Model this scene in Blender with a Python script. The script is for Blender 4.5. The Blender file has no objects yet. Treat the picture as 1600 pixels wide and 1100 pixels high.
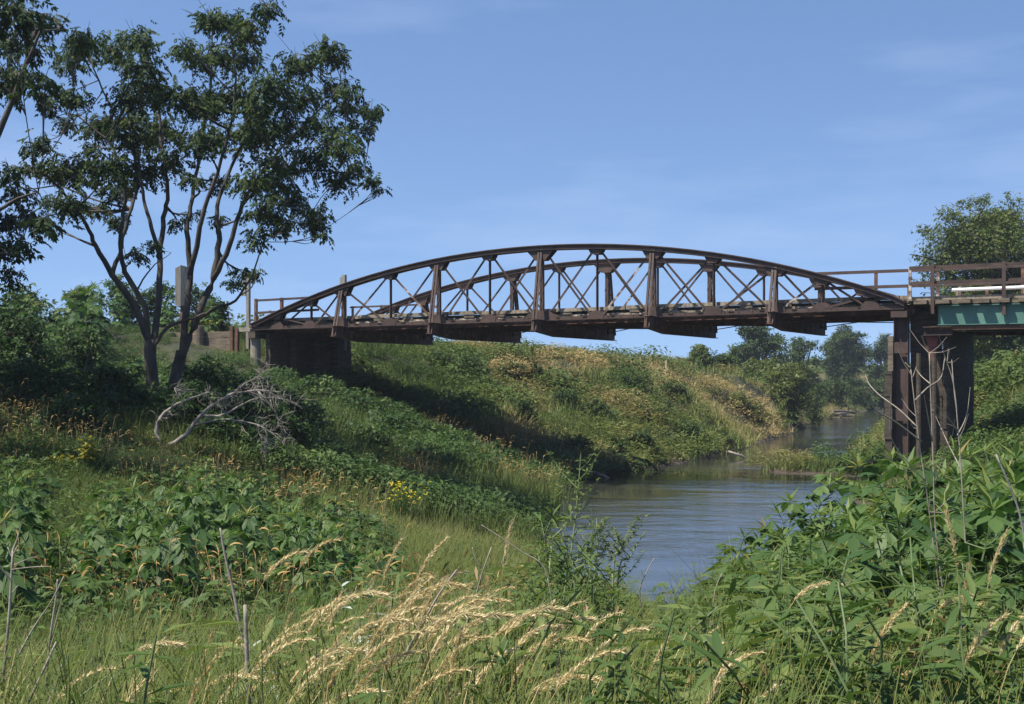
import bpy, math, random
import numpy as np
from mathutils import Vector, Matrix

C = bpy.context.scene
COL = C.collection
rad = math.radians
F = 2050.0            # focal length in photo pixels (photo is 1600 wide)
HY = 590.0            # horizon row of the photo

# ------------------------------------------------------------------ camera
cd = bpy.data.cameras.new('camera')
cam = bpy.data.objects.new('camera', cd)
COL.objects.link(cam)
cd.sensor_width = 36.0
cd.lens = F / 1600 * 36
cd.shift_y = 0.025
cd.clip_start = 0.1
cd.clip_end = 6000
cam.rotation_euler = (rad(90), 0, 0)
C.camera = cam
# ------------------------------------------------------------------ light
SUN_L = Vector((0.54, 0.30, -1.1)).normalized()      # direction the light travels
w = bpy.data.worlds.new('World')
C.world = w
w.use_nodes = True
nt = w.node_tree
for n in list(nt.nodes):
    nt.nodes.remove(n)
out = nt.nodes.new('ShaderNodeOutputWorld')
bg = nt.nodes.new('ShaderNodeBackground')
sky = nt.nodes.new('ShaderNodeTexSky')
sky.sky_type = 'NISHITA'
sky.sun_disc = False
sky.sun_elevation = rad(60.7)
sky.sun_rotation = rad(241)
sky.air_density = 1.0
sky.dust_density = 0.6
sky.ozone_density = 3.0
bg.inputs['Strength'].default_value = 0.11
tc = nt.nodes.new('ShaderNodeTexCoord')
mp = nt.nodes.new('ShaderNodeMapping')
mp.inputs['Scale'].default_value = (1.4, 1.0, 7.0)
mp.inputs['Rotation'].default_value = (0, rad(-7), 0)
no = nt.nodes.new('ShaderNodeTexNoise')
no.inputs['Scale'].default_value = 2.3
no.inputs['Detail'].default_value = 7
no.inputs['Roughness'].default_value = 0.55
rp = nt.nodes.new('ShaderNodeValToRGB')
rp.color_ramp.elements[0].position = 0.50
rp.color_ramp.elements[0].color = (0, 0, 0, 1)
rp.color_ramp.elements[1].position = 0.85
rp.color_ramp.elements[1].color = (0.2, 0.2, 0.2, 1)
mx = nt.nodes.new('ShaderNodeMixRGB')
mx.inputs['Color2'].default_value = (6.2, 6.6, 8.0, 1)
tint = nt.nodes.new('ShaderNodeMixRGB')
tint.blend_type = 'MULTIPLY'
tint.inputs['Fac'].default_value = 1.0
tint.inputs['Color2'].default_value = (0.91, 0.96, 1.03, 1)
L = nt.links.new
L(tc.outputs['Generated'], mp.inputs['Vector'])
va = nt.nodes.new('ShaderNodeVectorMath')
va.operation = 'ADD'
va.inputs[1].default_value = (0, 0, 0.17)
L(tc.outputs['Generated'], va.inputs[0])
L(va.outputs['Vector'], sky.inputs['Vector'])
L(mp.outputs['Vector'], no.inputs['Vector'])
L(no.outputs['Fac'], rp.inputs['Fac'])
L(sky.outputs['Color'], tint.inputs['Color1'])
L(tint.outputs['Color'], mx.inputs['Color1'])
L(rp.outputs['Color'], mx.inputs['Fac'])
L(mx.outputs['Color'], bg.inputs['Color'])
L(bg.outputs['Background'], out.inputs['Surface'])

sd = bpy.data.lights.new('sun', 'SUN')
sd.energy = 5.0
sd.angle = rad(0.55)
sd.color = (1.0, 0.93, 0.82)
so = bpy.data.objects.new('sun', sd)
COL.objects.link(so)
so.rotation_euler = SUN_L.to_track_quat('-Z', 'Y').to_euler()
so.location = (-40, -20, 60)

C.view_settings.view_transform = 'Standard'
C.view_settings.look = 'None'
C.view_settings.exposure = 0.72
C.view_settings.gamma = 1.0
C.cycles.max_bounces = 6
C.cycles.diffuse_bounces = 3
C.cycles.transmission_bounces = 3
C.cycles.transparent_max_bounces = 4


def PX(x, y, d):
    """photo pixel at depth d -> world"""
    return Vector(((x - 800) * d / F, d, (HY - y) * d / F))


# ------------------------------------------------------------------ noise
def _h(ix, iy, s):
    v = np.sin(ix * 127.1 + iy * 311.7 + s * 74.7) * 43758.5453
    return v - np.floor(v)


def vnoise(x, y, sc, seed=0):
    x = np.asarray(x, float) / sc
    y = np.asarray(y, float) / sc
    ix, iy = np.floor(x), np.floor(y)
    fx, fy = x - ix, y - iy
    fx = fx * fx * (3 - 2 * fx)
    fy = fy * fy * (3 - 2 * fy)
    a, b = _h(ix, iy, seed), _h(ix + 1, iy, seed)
    c, d = _h(ix, iy + 1, seed), _h(ix + 1, iy + 1, seed)
    return (a * (1 - fx) + b * fx) * (1 - fy) + (c * (1 - fx) + d * fx) * fy


def fnoise(x, y, sc, seed=0):
    return (vnoise(x, y, sc, seed) * .55 + vnoise(x, y, sc * .45, seed + 5) * .3 + vnoise(x, y, sc * .2, seed + 9) * .15)


# ------------------------------------------------------------------ terrain
WZ = -3.2
LP = [(60, 150), (36, 131), (27, 109), (21, 93.7), (14.9, 72.9), (10.3, 59.6), (7.0, 51.2), (4.5, 46.2), (2.7, 42.3),
      (1.6, 38.6), (0.9, 33), (0.5, 28), (0.5, 23), (0.9, 19.5), (2.0, 17.3), (4, 16.0), (10, 15), (20, 13), (45, 7)]
RP = [(75, 148), (40, 118), (30.5, 97), (24.6, 84), (18.3, 66), (14.3, 54), (13.5, 48.5), (12.7, 45), (11.3, 41), (10.3, 38), (9.6, 35.8),
      (9.0, 33), (9.4, 29), (12, 25), (20, 21.5), (45, 16)]


def resample(pl, step):
    o = []
    for (a, b) in zip(pl[:-1], pl[1:]):
        n = max(1, int(math.dist(a, b) / step))
        for i in range(n):
            o.append((a[0] + (b[0] - a[0]) * i / n, a[1] + (b[1] - a[1]) * i / n))
    o.append(pl[-1])
    return o


CP = [(x, y, WZ + .02) for x, y in resample(LP, 3.0)] + [(x, y, WZ + .02) for x, y in resample(RP, 3.0)]
_rp = resample(RP, 1.0)
for (x, y) in resample(LP, 3.0):
    q = min(_rp, key=lambda p: math.dist(p, (x, y)))
    bx, by = (x + q[0]) / 2, (y + q[1]) / 2
    if math.dist((bx, by), (10.2, 45.3)) < 2.6:      # the grassy bar lies on the right side of the channel
        bx -= 2.4
    CP.append((bx, by, WZ - .8))
CP += [
    # camera knoll and near left ground
    (0, 0, -1.7), (-3, 3, -1.75), (3, 3, -1.8), (0, 6, -1.9), (-3, 6.5, -1.95), (3.2, 7, -2.0), (6, 6, -1.9), (0, 10, -2.15), (-4, 10, -2.1),
    (3, 11, -2.45), (7, 10, -2.2), (12, 9, -2.2), (0, 14, -2.6), (-4, 15, -2.3), (-8, 12, -2.05), (-8, 18, -1.8), (-3.5, 19, -2.3),
    (-1.3, 19, -2.75), (-2, 24, -2.65), (-1.3, 28, -2.7), (-4, 24, -2.1), (-6, 22, -1.45), (-3.5, 29, -1.9), (-6, 27, -.95),
    (-7, 27, -.7), (-9, 25, -.8), (-11, 20, -1.3), (-14, 24, -.6), (-12, 30, -.6), (-6.5, 33, -.85), (-3.5, 34, -1.55), (-1, 34, -2.35),
    (-8.5, 36, -.55), (-8.3, 39, -.15), (-8.6, 41.5, .45), (-10.5, 40.5, .45), (-11, 37, -.35), (-13, 38, .1), (-16, 36, .4), (-6.8, 41, -.3), (-5, 40, -.95), (-2.3, 40, -1.85),
    (-5.8, 45.5, -.75), (-5.3, 47.0, -.75), (-4.5, 44, -1.2), (-2.2, 44, -1.75), (-0.5, 40, -2.5),
    # left road plateau
    (-9.5, 47, 1.6), (-14, 44, 1.7), (-20, 42, 1.7), (-14, 52, 1.6), (-22, 36, 1.4), (-28, 30, 1.0), (-22, 24, -.2), (-20, 14, -1.6),
    # far left bank crest and slope
    (-5.4, 50, .95), (-3, 55, .95), (0, 58, .95), (4, 62, .75), (8, 68, .6), (13, 76, .35), (16.6, 84, .1), (20.5, 97, -1.2),
    (-9, 55, 1.3), (-4, 64, .85), (4, 72, .65), (10, 82, .35), (13, 92, .0), (17, 105, -.6), (-20, 70, 1.2), (0, 100, .6), (-60, 120, 1.0), (-60, 40, 1.5),
    (-3.2, 50, .1), (-1, 53, 0.1), (1.5, 55, -.1), (5, 58.5, -.35), (8.5, 62, -.6), (11.5, 69, -.8), (15.5, 79, -1.4),
    (0, 47.5, -1.2), (2.5, 51, -1.5), (6.5, 55.5, -1.9),
    (24, 118, -1.6), (30, 140, -1.3), (42, 155, -.5), (20, 150, -.2), (60, 165, -.4), (0, 160, .3), (80, 165, -1),
    # right bank
    (9.9, 45.0, -2.9), (10.7, 45.7, -2.9), (9.0, 44.5, -3.08), (11.4, 46.2, -3.05), (10.5, 44.8, -2.98), (11.4, 37, -2.8), (12.3, 40, -2.75), (13.7, 44, -2.6), (14.5, 47.5, -2.7), (13.6, 40, -2.2), (10.2, 33.6, -2.5), (12.5, 33, -2.0), (14, 30, -1.7), (18, 27, -1.0), (14, 40, -1.5), (16.4, 42.5, -.5), (20, 42, .3),
    (15, 44, -.7), (14.6, 48, -1.7), (17.5, 50, -.5), (22, 55, .3), (30, 60, .6), (15, 36, -1.3), (18, 34, -.6), (24, 32, .1), (30, 26, .1), (40, 30, .4),
    (22.5, 68, -.8), (28, 75, .3), (28, 86, -1.2), (36, 95, -.6), (45, 110, -1.2), (60, 120, -1.0), (50, 80, .4), (90, 130, -.8),
    (0, -30, -1.4), (-30, -20, -1.4), (30, -20, -1.6), (-30, 5, -1.6), (40, -2, -1.9),
]
for a in range(0, 360, 20):
    for R in (320, 900, 3000):
        CP.append((R * math.sin(rad(a)), R * math.cos(rad(a)), .4 if R < 900 else .5))
_CP = np.array(CP, float)
_keep = []
for i in range(len(_CP)):
    if all(math.hypot(_CP[i, 0] - _CP[j, 0], _CP[i, 1] - _CP[j, 1]) > .55 for j in _keep):
        _keep.append(i)
_CP = _CP[_keep]
_D = np.sqrt(((_CP[:, None, :2] - _CP[None, :, :2]) ** 2).sum(-1))
_A = np.zeros((len(_CP) + 1,) * 2)
_A[:-1, :-1] = _D
_A[-1, :-1] = 1
_A[:-1, -1] = 1
_W = np.linalg.solve(_A, np.append(_CP[:, 2], 0))


def hbase(x, y):
    x = np.atleast_1d(np.asarray(x, float))
    y = np.atleast_1d(np.asarray(y, float))
    o = np.empty(len(x))
    for i in range(0, len(x), 20000):
        s = slice(i, i + 20000)
        d = np.sqrt((x[s, None] - _CP[None, :, 0]) ** 2 + (y[s, None] - _CP[None, :, 1]) ** 2)
        o[s] = d @ _W[:-1] + _W[-1]
    return o


def hgt(x, y):
    z = hbase(x, y)
    x = np.atleast_1d(np.asarray(x, float))
    y = np.atleast_1d(np.asarray(y, float))
    k = np.clip((z - WZ) / .8, 0, 1)
    n = (fnoise(x, y, 5.0, 3) - .5) * .5 + (vnoise(x, y, 1.1, 8) - .5) * .12
    rough = np.clip((y - 46) / 6, 0, 1) * np.clip((120 - y) / 20, 0, 1)
    n = n + ((vnoise(x, y, 2.6, 21) - .5) * .55 + (vnoise(x, y, 1.2, 22) - .5) * .25) * rough
    n = n - .95 * np.exp(-((x + .2) / 2.3) ** 2 - ((y - 55.6) / 1.0) ** 2) - .5 * np.exp(-((x - 7.2) / 1.2) ** 2 - ((y - 64.5) / .9) ** 2)
    return z + n * k * np.clip(np.hypot(x, y) / 8, .2, 1)


def H(x, y):
    return float(hgt(x, y)[0])


# ------------------------------------------------------------------ materials
def new_mat(name):
    m = bpy.data.materials.new(name)
    m.use_nodes = True
    t = m.node_tree
    for n in list(t.nodes):
        t.nodes.remove(n)
    o = t.nodes.new('ShaderNodeOutputMaterial')
    b = t.nodes.new('ShaderNodeBsdfPrincipled')
    t.links.new(b.outputs['BSDF'], o.inputs['Surface'])
    return m, t, b, o


def ramp(t, stops):
    r = t.nodes.new('ShaderNodeValToRGB')
    e = r.color_ramp.elements
    e[0].position, e[0].color = stops[0][0], (*stops[0][1], 1)
    e[1].position, e[1].color = stops[-1][0], (*stops[-1][1], 1)
    for p, c in stops[1:-1]:
        k = e.new(p)
        k.color = (*c, 1)
    return r


def noise(t, scale, detail=5, vec=None, rough=.6):
    n = t.nodes.new('ShaderNodeTexNoise')
    n.inputs['Scale'].default_value = scale
    n.inputs['Detail'].default_value = detail
    n.inputs['Roughness'].default_value = rough
    if vec:
        t.links.new(vec, n.inputs['Vector'])
    return n


def surface(name, stops, scale=3.0, rough=.8, bump=.3, bscale=None, stretch=(1, 1, 1), metal=0, spec=.4):
    m, t, b, o = new_mat(name)
    c = t.nodes.new('ShaderNodeTexCoord')
    p = t.nodes.new('ShaderNodeMapping')
    p.inputs['Scale'].default_value = stretch
    t.links.new(c.outputs['Object'], p.inputs['Vector'])
    n = noise(t, scale, 8, p.outputs['Vector'])
    r = ramp(t, stops)
    t.links.new(n.outputs['Fac'], r.inputs['Fac'])
    t.links.new(r.outputs['Color'], b.inputs['Base Color'])
    b.inputs['Roughness'].default_value = rough
    b.inputs['Metallic'].default_value = metal
    b.inputs['Specular IOR Level'].default_value = spec
    if bump:
        n2 = noise(t, bscale or scale * 5, 6, p.outputs['Vector'])
        bp = t.nodes.new('ShaderNodeBump')
        bp.inputs['Strength'].default_value = bump
        bp.inputs['Distance'].default_value = .02
        t.links.new(n2.outputs['Fac'], bp.inputs['Height'])
        t.links.new(bp.outputs['Normal'], b.inputs['Normal'])
    return m


def foliage(name, stops, transl=.3, rough=.5, objrand=.12, spec=.35, up=0.0):
    m, t, b, o = new_mat(name)
    a = t.nodes.new('ShaderNodeAttribute')
    a.attribute_name = 'tint'
    oi = t.nodes.new('ShaderNodeObjectInfo')
    mr = t.nodes.new('ShaderNodeMapRange')
    mr.inputs['To Min'].default_value = -objrand
    mr.inputs['To Max'].default_value = objrand
    t.links.new(oi.outputs['Random'], mr.inputs['Value'])
    ad = t.nodes.new('ShaderNodeMath')
    ad.operation = 'ADD'
    ad.use_clamp = True
    t.links.new(a.outputs['Fac'], ad.inputs[0])
    t.links.new(mr.outputs['Result'], ad.inputs[1])
    r = ramp(t, stops)
    t.links.new(ad.outputs[0], r.inputs['Fac'])
    t.links.new(r.outputs['Color'], b.inputs['Base Color'])
    b.inputs['Roughness'].default_value = rough
    b.inputs['Specular IOR Level'].default_value = spec
    tr = t.nodes.new('ShaderNodeBsdfTranslucent')
    if up:          # blades share the soft upward shading of the sward
        ge = t.nodes.new('ShaderNodeNewGeometry')
        mv = t.nodes.new('ShaderNodeMix')
        mv.data_type = 'VECTOR'
        mv.inputs[0].default_value = up
        t.links.new(ge.outputs['Normal'], mv.inputs[4])
        mv.inputs[5].default_value = (0, 0, 1)
        nv = t.nodes.new('ShaderNodeVectorMath')
        nv.operation = 'NORMALIZE'
        t.links.new(mv.outputs[1], nv.inputs[0])
        t.links.new(nv.outputs['Vector'], b.inputs['Normal'])
    hs = t.nodes.new('ShaderNodeHueSaturation')
    hs.inputs['Value'].default_value = 1.3
    hs.inputs['Saturation'].default_value = 1.15
    t.links.new(r.outputs['Color'], hs.inputs['Color'])
    t.links.new(hs.outputs['Color'], tr.inputs['Color'])
    ms = t.nodes.new('ShaderNodeMixShader')
    ms.inputs['Fac'].default_value = transl
    t.links.new(b.outputs['BSDF'], ms.inputs[1])
    t.links.new(tr.outputs['BSDF'], ms.inputs[2])
    t.links.new(ms.outputs['Shader'], o.inputs['Surface'])
    return m


M = {}
M['steel'] = surface('weathered brown steel', [(.25, (.026, .016, .012)), (.5, (.060, .037, .028)), (.72, (.085, .052, .038)), (.85, (.13, .070, .040))],
                     2.2, .62, .25, 30, spec=.45)
M['rust'] = surface('rusted steel', [(.3, (.06, .03, .022)), (.55, (.13, .062, .038)), (.75, (.26, .16, .11))], 5, .8, .4, 40)
M['chip'] = surface('chipped bare steel', [(.35, (.07, .042, .038)), (.52, (.11, .07, .06)), (.6, (.4, .36, .32)), (.8, (.5, .46, .42))], 4.5, .7, .3, 40)
M['red'] = surface('red primed steel', [(.3, (.13, .035, .026)), (.7, (.2, .055, .04))], 4, .7, .2)
M['green'] = surface('green painted girder', [(.2, (.05, .13, .10)), (.6, (.085, .19, .15)), (.85, (.14, .25, .2))], 1.2, .55, .1, 20)
M['timber'] = surface('weathered timber', [(.3, (.06, .046, .032)), (.55, (.15, .12, .085)), (.8, (.27, .225, .165))], 3, .85, .5, 25, (1, 1, 6))
M['deck'] = surface('bleached deck timber', [(.3, (.12, .10, .07)), (.55, (.26, .22, .16)), (.8, (.40, .36, .27))], 3, .85, .5, 25, (4, 4, 1))
M['darktimber'] = surface('shade darkened timber', [(.3, (.03, .023, .018)), (.55, (.07, .055, .04)), (.8, (.13, .10, .075))], 2.5, .85, .5, 25, (1, 1, 6))  # darker copy of the timber, deep shade under the deck put into its colour
M['greywood'] = surface('grey weathered wood', [(.3, (.13, .13, .115)), (.6, (.25, .245, .22)), (.85, (.38, .37, .33))], 5, .85, .4, 30, (3, 3, .5))
M['panel'] = surface('grey brown panel board', [(.3, (.085, .08, .065)), (.6, (.15, .14, .115)), (.85, (.22, .2, .17))], 4, .85, .4, 30, (3, 3, .6))
M['concrete'] = surface('stained concrete', [(.3, (.16, .145, .115)), (.6, (.27, .24, .19)), (.85, (.36, .33, .27))], 3, .9, .4, 20)
M['white'] = surface('white painted pipe', [(.3, (.66, .68, .70)), (.8, (.82, .82, .82))], 6, .4, .05)
M['stake'] = surface('pale wooden stake', [(.3, (.42, .33, .2)), (.8, (.6, .5, .34))], 9, .8, .3)
M['rock'] = surface('grey stone', [(.3, (.12, .115, .105)), (.55, (.24, .23, .21)), (.8, (.38, .36, .33))], 5, .9, .6, 20)
M['bark'] = surface('dark grey bark', [(.3, (.030, .026, .022)), (.55, (.075, .065, .055)), (.8, (.15, .13, .11))], 4, .9, .8, 22, (1, 1, .35))
M['deadwood'] = surface('bleached dead wood', [(.3, (.12, .105, .09)), (.55, (.25, .22, .19)), (.8, (.40, .36, .32))], 5, .85, .4, 30)
M['drywood'] = surface('dry grey stalk', [(.3, (.16, .13, .10)), (.55, (.29, .25, .20)), (.8, (.42, .37, .31))], 9, .8, .2)
M['stem'] = surface('green plant stem', [(.3, (.05, .085, .025)), (.7, (.10, .14, .05))], 9, .6, 0)
M['pale_stem'] = surface('pale green stem', [(.3, (.14, .19, .07)), (.7, (.24, .28, .12))], 9, .6, 0)
M['straw_stem'] = surface('straw grass stem', [(.3, (.22, .18, .06)), (.7, (.42, .33, .15))], 12, .6, 0)

GR = [(0, (.022, .036, .010)), (.3, (.045, .068, .017)), (.55, (.082, .112, .028)), (.78, (.14, .165, .048)), (1, (.26, .25, .10))]
M['weed'] = foliage('broad leaf weed', [(0, (.018, .038, .013)), (.35, (.036, .074, .022)), (.65, (.066, .116, .032)), (1, (.145, .185, .052))], .3, .55, spec=.2)
M['ragweed'] = foliage('large palmate leaf', [(0, (.020, .044, .014)), (.35, (.044, .090, .025)), (.66, (.082, .138, .036)), (.92, (.17, .215, .06)), (1, (.26, .20, .07))], .3, .5, spec=.25)
M['grass'] = foliage('green grass blade', GR, .3, .6, up=.6, spec=.15)
M['bank'] = foliage('mixed bank grass', [(0, (.032, .056, .017)), (.25, (.070, .108, .030)), (.5, (.135, .170, .052)), (.68, (.19, .195, .070)), (.84, (.25, .215, .095)), (1, (.34, .27, .13))], .25, .7, up=.5, spec=.1)
M['seed'] = foliage('straw seed head', [(0, (.24, .17, .06)), (.3, (.42, .32, .13)), (.65, (.62, .51, .27)), (1, (.80, .71, .46))], .25, .6)
M['orange_seed'] = foliage('orange seed head', [(0, (.04, .065, .018)), (.22, (.10, .10, .03)), (.45, (.30, .19, .06)), (.75, (.44, .30, .11)), (1, (.54, .41, .20))], .25, .6, up=.4)
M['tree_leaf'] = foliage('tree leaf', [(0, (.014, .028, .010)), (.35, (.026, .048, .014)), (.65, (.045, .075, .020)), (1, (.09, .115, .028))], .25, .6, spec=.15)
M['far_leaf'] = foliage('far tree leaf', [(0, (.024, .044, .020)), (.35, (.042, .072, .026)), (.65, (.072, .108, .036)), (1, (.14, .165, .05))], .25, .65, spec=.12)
M['willow'] = foliage('yellow green leaf', [(0, (.035, .055, .015)), (.35, (.065, .095, .022)), (.7, (.11, .145, .035)), (1, (.17, .19, .05))], .3, .5)
M['silver'] = foliage('silver green leaf', [(0, (.28, .34, .27)), (.5, (.42, .48, .40)), (1, (.56, .60, .52))], .25, .5)
M['yellow'] = foliage('yellow petal', [(0, (.55, .45, .01)), (1, (.75, .62, .03))], .3, .5)
M['gold'] = foliage('yellow green flower spray', [(0, (.20, .19, .02)), (1, (.36, .32, .04))], .3, .5)
M['brown_leaf'] = foliage('withered brown leaf', [(0, (.09, .055, .025)), (.5, (.19, .12, .05)), (1, (.32, .22, .11))], .25, .6)

# ground
m, t, b, o = new_mat('grassy soil')
c = t.nodes.new('ShaderNodeTexCoord')
n1 = noise(t, .5, 8, c.outputs['Object'])
sx = t.nodes.new('ShaderNodeSeparateXYZ')
t.links.new(c.outputs['Object'], sx.inputs['Vector'])
mz = t.nodes.new('ShaderNodeMapRange')
mz.inputs['From Min'].default_value = -3.15
mz.inputs['From Max'].default_value = -2.85
t.links.new(sx.outputs['Z'], mz.inputs['Value'])
md = t.nodes.new('ShaderNodeMixRGB')
md.inputs['Color1'].default_value = (.055, .042, .028, 1)
t.links.new(mz.outputs['Result'], md.inputs['Fac'])
r1 = ramp(t, [(.3, (.018, .022, .010)), (.5, (.035, .04, .016)), (.62, (.06, .055, .026)), (.75, (.10, .08, .045))])
t.links.new(n1.outputs['Fac'], r1.inputs['Fac'])
t.links.new(r1.outputs['Color'], md.inputs['Color2'])
t.links.new(md.outputs['Color'], b.inputs['Base Color'])
b.inputs['Roughness'].default_value = .9
n2 = noise(t, 4, 8, c.outputs['Object'])
bp = t.nodes.new('ShaderNodeBump')
bp.inputs['Strength'].default_value = .8
bp.inputs['Distance'].default_value = .15
t.links.new(n2.outputs['Fac'], bp.inputs['Height'])
t.links.new(bp.outputs['Normal'], b.inputs['Normal'])
M['ground'] = m

# water
m, t, b, o = new_mat('murky river water')
b.inputs['Base Color'].default_value = (.034, .035, .030, 1)
b.inputs['Roughness'].default_value = .05
b.inputs['IOR'].default_value = 1.33
c = t.nodes.new('ShaderNodeTexCoord')
p = t.nodes.new('ShaderNodeMapping')
p.inputs['Rotation'].default_value = (0, 0, rad(18))
p.inputs['Scale'].default_value = (.55, 1.0, 1)
t.links.new(c.outputs['Object'], p.inputs['Vector'])
n1 = noise(t, 1.1, 6, p.outputs['Vector'], .55)
n1.inputs['Distortion'].default_value = .6
n2 = noise(t, 6.0, 4, p.outputs['Vector'], .5)
n3 = noise(t, .22, 3, p.outputs['Vector'], .5)
mm = t.nodes.new('ShaderNodeMath')
mm.operation = 'MULTIPLY'
mr = t.nodes.new('ShaderNodeMapRange')
mr.inputs['From Min'].default_value = .42
mr.inputs['From Max'].default_value = .62
mr.inputs['To Min'].default_value = .12
mr.inputs['To Max'].default_value = 1.0
t.links.new(n3.outputs['Fac'], mr.inputs['Value'])
ma = t.nodes.new('ShaderNodeMath')
ma.operation = 'MULTIPLY_ADD'
ma.inputs[1].default_value = .22
t.links.new(n2.outputs['Fac'], ma.inputs[0])
t.links.new(n1.outputs['Fac'], ma.inputs[2])
t.links.new(ma.outputs[0], mm.inputs[0])
t.links.new(mr.outputs['Result'], mm.inputs[1])
bp = t.nodes.new('ShaderNodeBump')
bp.inputs['Strength'].default_value = .55
bp.inputs['Distance'].default_value = .06
t.links.new(mm.outputs[0], bp.inputs['Height'])
t.links.new(bp.outputs['Normal'], b.inputs['Normal'])
M['water'] = m


# ------------------------------------------------------------------ object helpers
def tag(o, label=None, cat=None, group=None, kind=None):
    if label:
        o['label'] = label
    if cat:
        o['category'] = cat
    if group:
        o['group'] = group
    if kind:
        o['kind'] = kind
    return o


def empty(name, loc=(0, 0, 0), rz=0, label=None, cat=None, group=None, parent=None):
    o = bpy.data.objects.new(name, None)
    o.empty_display_size = .3
    COL.objects.link(o)
    o.location = loc
    o.rotation_euler = (0, 0, rz)
    o.parent = parent
    return tag(o, label, cat, group)


class MB:
    """collects polygons for one mesh object"""

    def __init__(s):
        s.v, s.f = [], []

    def add(s, vs, fs):
        k = len(s.v)
        s.v += [tuple(p) for p in vs]
        s.f += [tuple(i + k for i in q) for q in fs]

    def hexa(s, p):      # 8 points: bottom 4, top 4
        s.add(p, [(3, 2, 1, 0), (4, 5, 6, 7), (0, 1, 5, 4), (1, 2, 6, 5), (2, 3, 7, 6), (3, 0, 4, 7)])

    def box(s, c, d, rz=0):
        ca, sa = math.cos(rz), math.sin(rz)
        p = []
        for z in (-.5, .5):
            for (x, y) in ((-.5, -.5), (.5, -.5), (.5, .5), (-.5, .5)):
                X, Y = x * d[0], y * d[1]
                p.append((c[0] + X * ca - Y * sa, c[1] + X * sa + Y * ca, c[2] + z * d[2]))
        s.hexa(p)

    def bar(s, p0, p1, wa, wb, side):
        """bar from p0 to p1, wa wide along side, wb across"""
        p0, p1 = Vector(p0), Vector(p1)
        d = (p1 - p0).normalized()
        a = Vector(side)
        a = (a - d * a.dot(d)).normalized()
        b_ = d.cross(a)
        q = []
        for P in (p0, p1):
            for (i, j) in ((-.5, -.5), (.5, -.5), (.5, .5), (-.5, .5)):
                q.append(P + a * wa * i + b_ * wb * j)
        s.hexa(q)

    def prism(s, pts, off):
        """polygon pts extruded by off"""
        n = len(pts)
        off = Vector(off)
        vs = [Vector(p) for p in pts] + [Vector(p) + off for p in pts]
        fs = [tuple(range(n))[::-1], tuple(range(n, 2 * n))] + [(i, (i + 1) % n, n + (i + 1) % n, n + i) for i in range(n)]
        s.add(vs, fs)

    def tube(s, pts, rr, n=6, cap=True):
        pts = [Vector(p) for p in pts]
        k = len(s.v)
        m_ = len(pts)
        up = Vector((.31, .17, .93))
        for i, p in enumerate(pts):
            d = (pts[min(i + 1, m_ - 1)] - pts[max(i - 1, 0)])
            if d.length < 1e-9:
                d = Vector((0, 0, 1))
            d.normalize()
            a = up - d * up.dot(d)
            if a.length < .05:
                a = Vector((1, 0, 0)) - d * d.x
            a.normalize()
            b_ = d.cross(a)
            for j in range(n):
                an = 2 * math.pi * j / n
                q = p + (a * math.cos(an) + b_ * math.sin(an)) * rr[i]
                s.v.append(tuple(q))
        for i in range(m_ - 1):
            for j in range(n):
                s.f.append((k + i * n + j, k + i * n + (j + 1) % n, k + (i + 1) * n + (j + 1) % n, k + (i + 1) * n + j))
        if cap:
            s.f.append(tuple(k + j for j in range(n))[::-1])
            s.f.append(tuple(k + (m_ - 1) * n + j for j in range(n)))

    def build(s, name, mat, parent=None, smooth=False):
        me = bpy.data.meshes.new(name)
        me.from_pydata(s.v, [], s.f)
        if smooth:
            me.polygons.foreach_set('use_smooth', [True] * len(me.polygons))
        me.materials.append(mat)
        o = bpy.data.objects.new(name, me)
        COL.objects.link(o)
        o.parent = parent
        return o


def quads_mesh(name, V, Q, mat, tint=None, parent=None, smooth=False, link=True):
    """V (n,3), Q (m,4) numpy, tint per face"""
    V = np.ascontiguousarray(V, np.float32)
    Q = np.ascontiguousarray(Q, np.int32)
    me = bpy.data.meshes.new(name)
    me.vertices.add(len(V))
    me.vertices.foreach_set('co', V.ravel())
    me.loops.add(Q.size)
    me.loops.foreach_set('vertex_index', Q.ravel())
    me.polygons.add(len(Q))
    me.polygons.foreach_set('loop_start', np.arange(0, Q.size, 4, dtype=np.int32))
    if smooth:
        me.polygons.foreach_set('use_smooth', np.ones(len(Q), bool))
    if tint is not None:
        a = me.attributes.new('tint', 'FLOAT', 'FACE')
        a.data.foreach_set('value', np.ascontiguousarray(tint, np.float32))
    me.update()
    me.validate()
    me.materials.append(mat)
    o = bpy.data.objects.new(name, me)
    if link:
        COL.objects.link(o)
    o.parent = parent
    return o


class Q:
    """collects quads with tint (numpy)"""

    def __init__(s):
        s.V, s.F, s.T, s.n = [], [], [], 0

    def add(s, V, F_, T):
        s.V.append(V)
        s.F.append(F_ + s.n)
        s.T.append(T)
        s.n += len(V)

    def arr(s):
        return np.concatenate(s.V), np.concatenate(s.F), np.concatenate(s.T)

    def build(s, name, mat, parent=None, smooth=False):
        V, F_, T = s.arr()
        return quads_mesh(name, V, F_, mat, T, parent, smooth)


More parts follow.
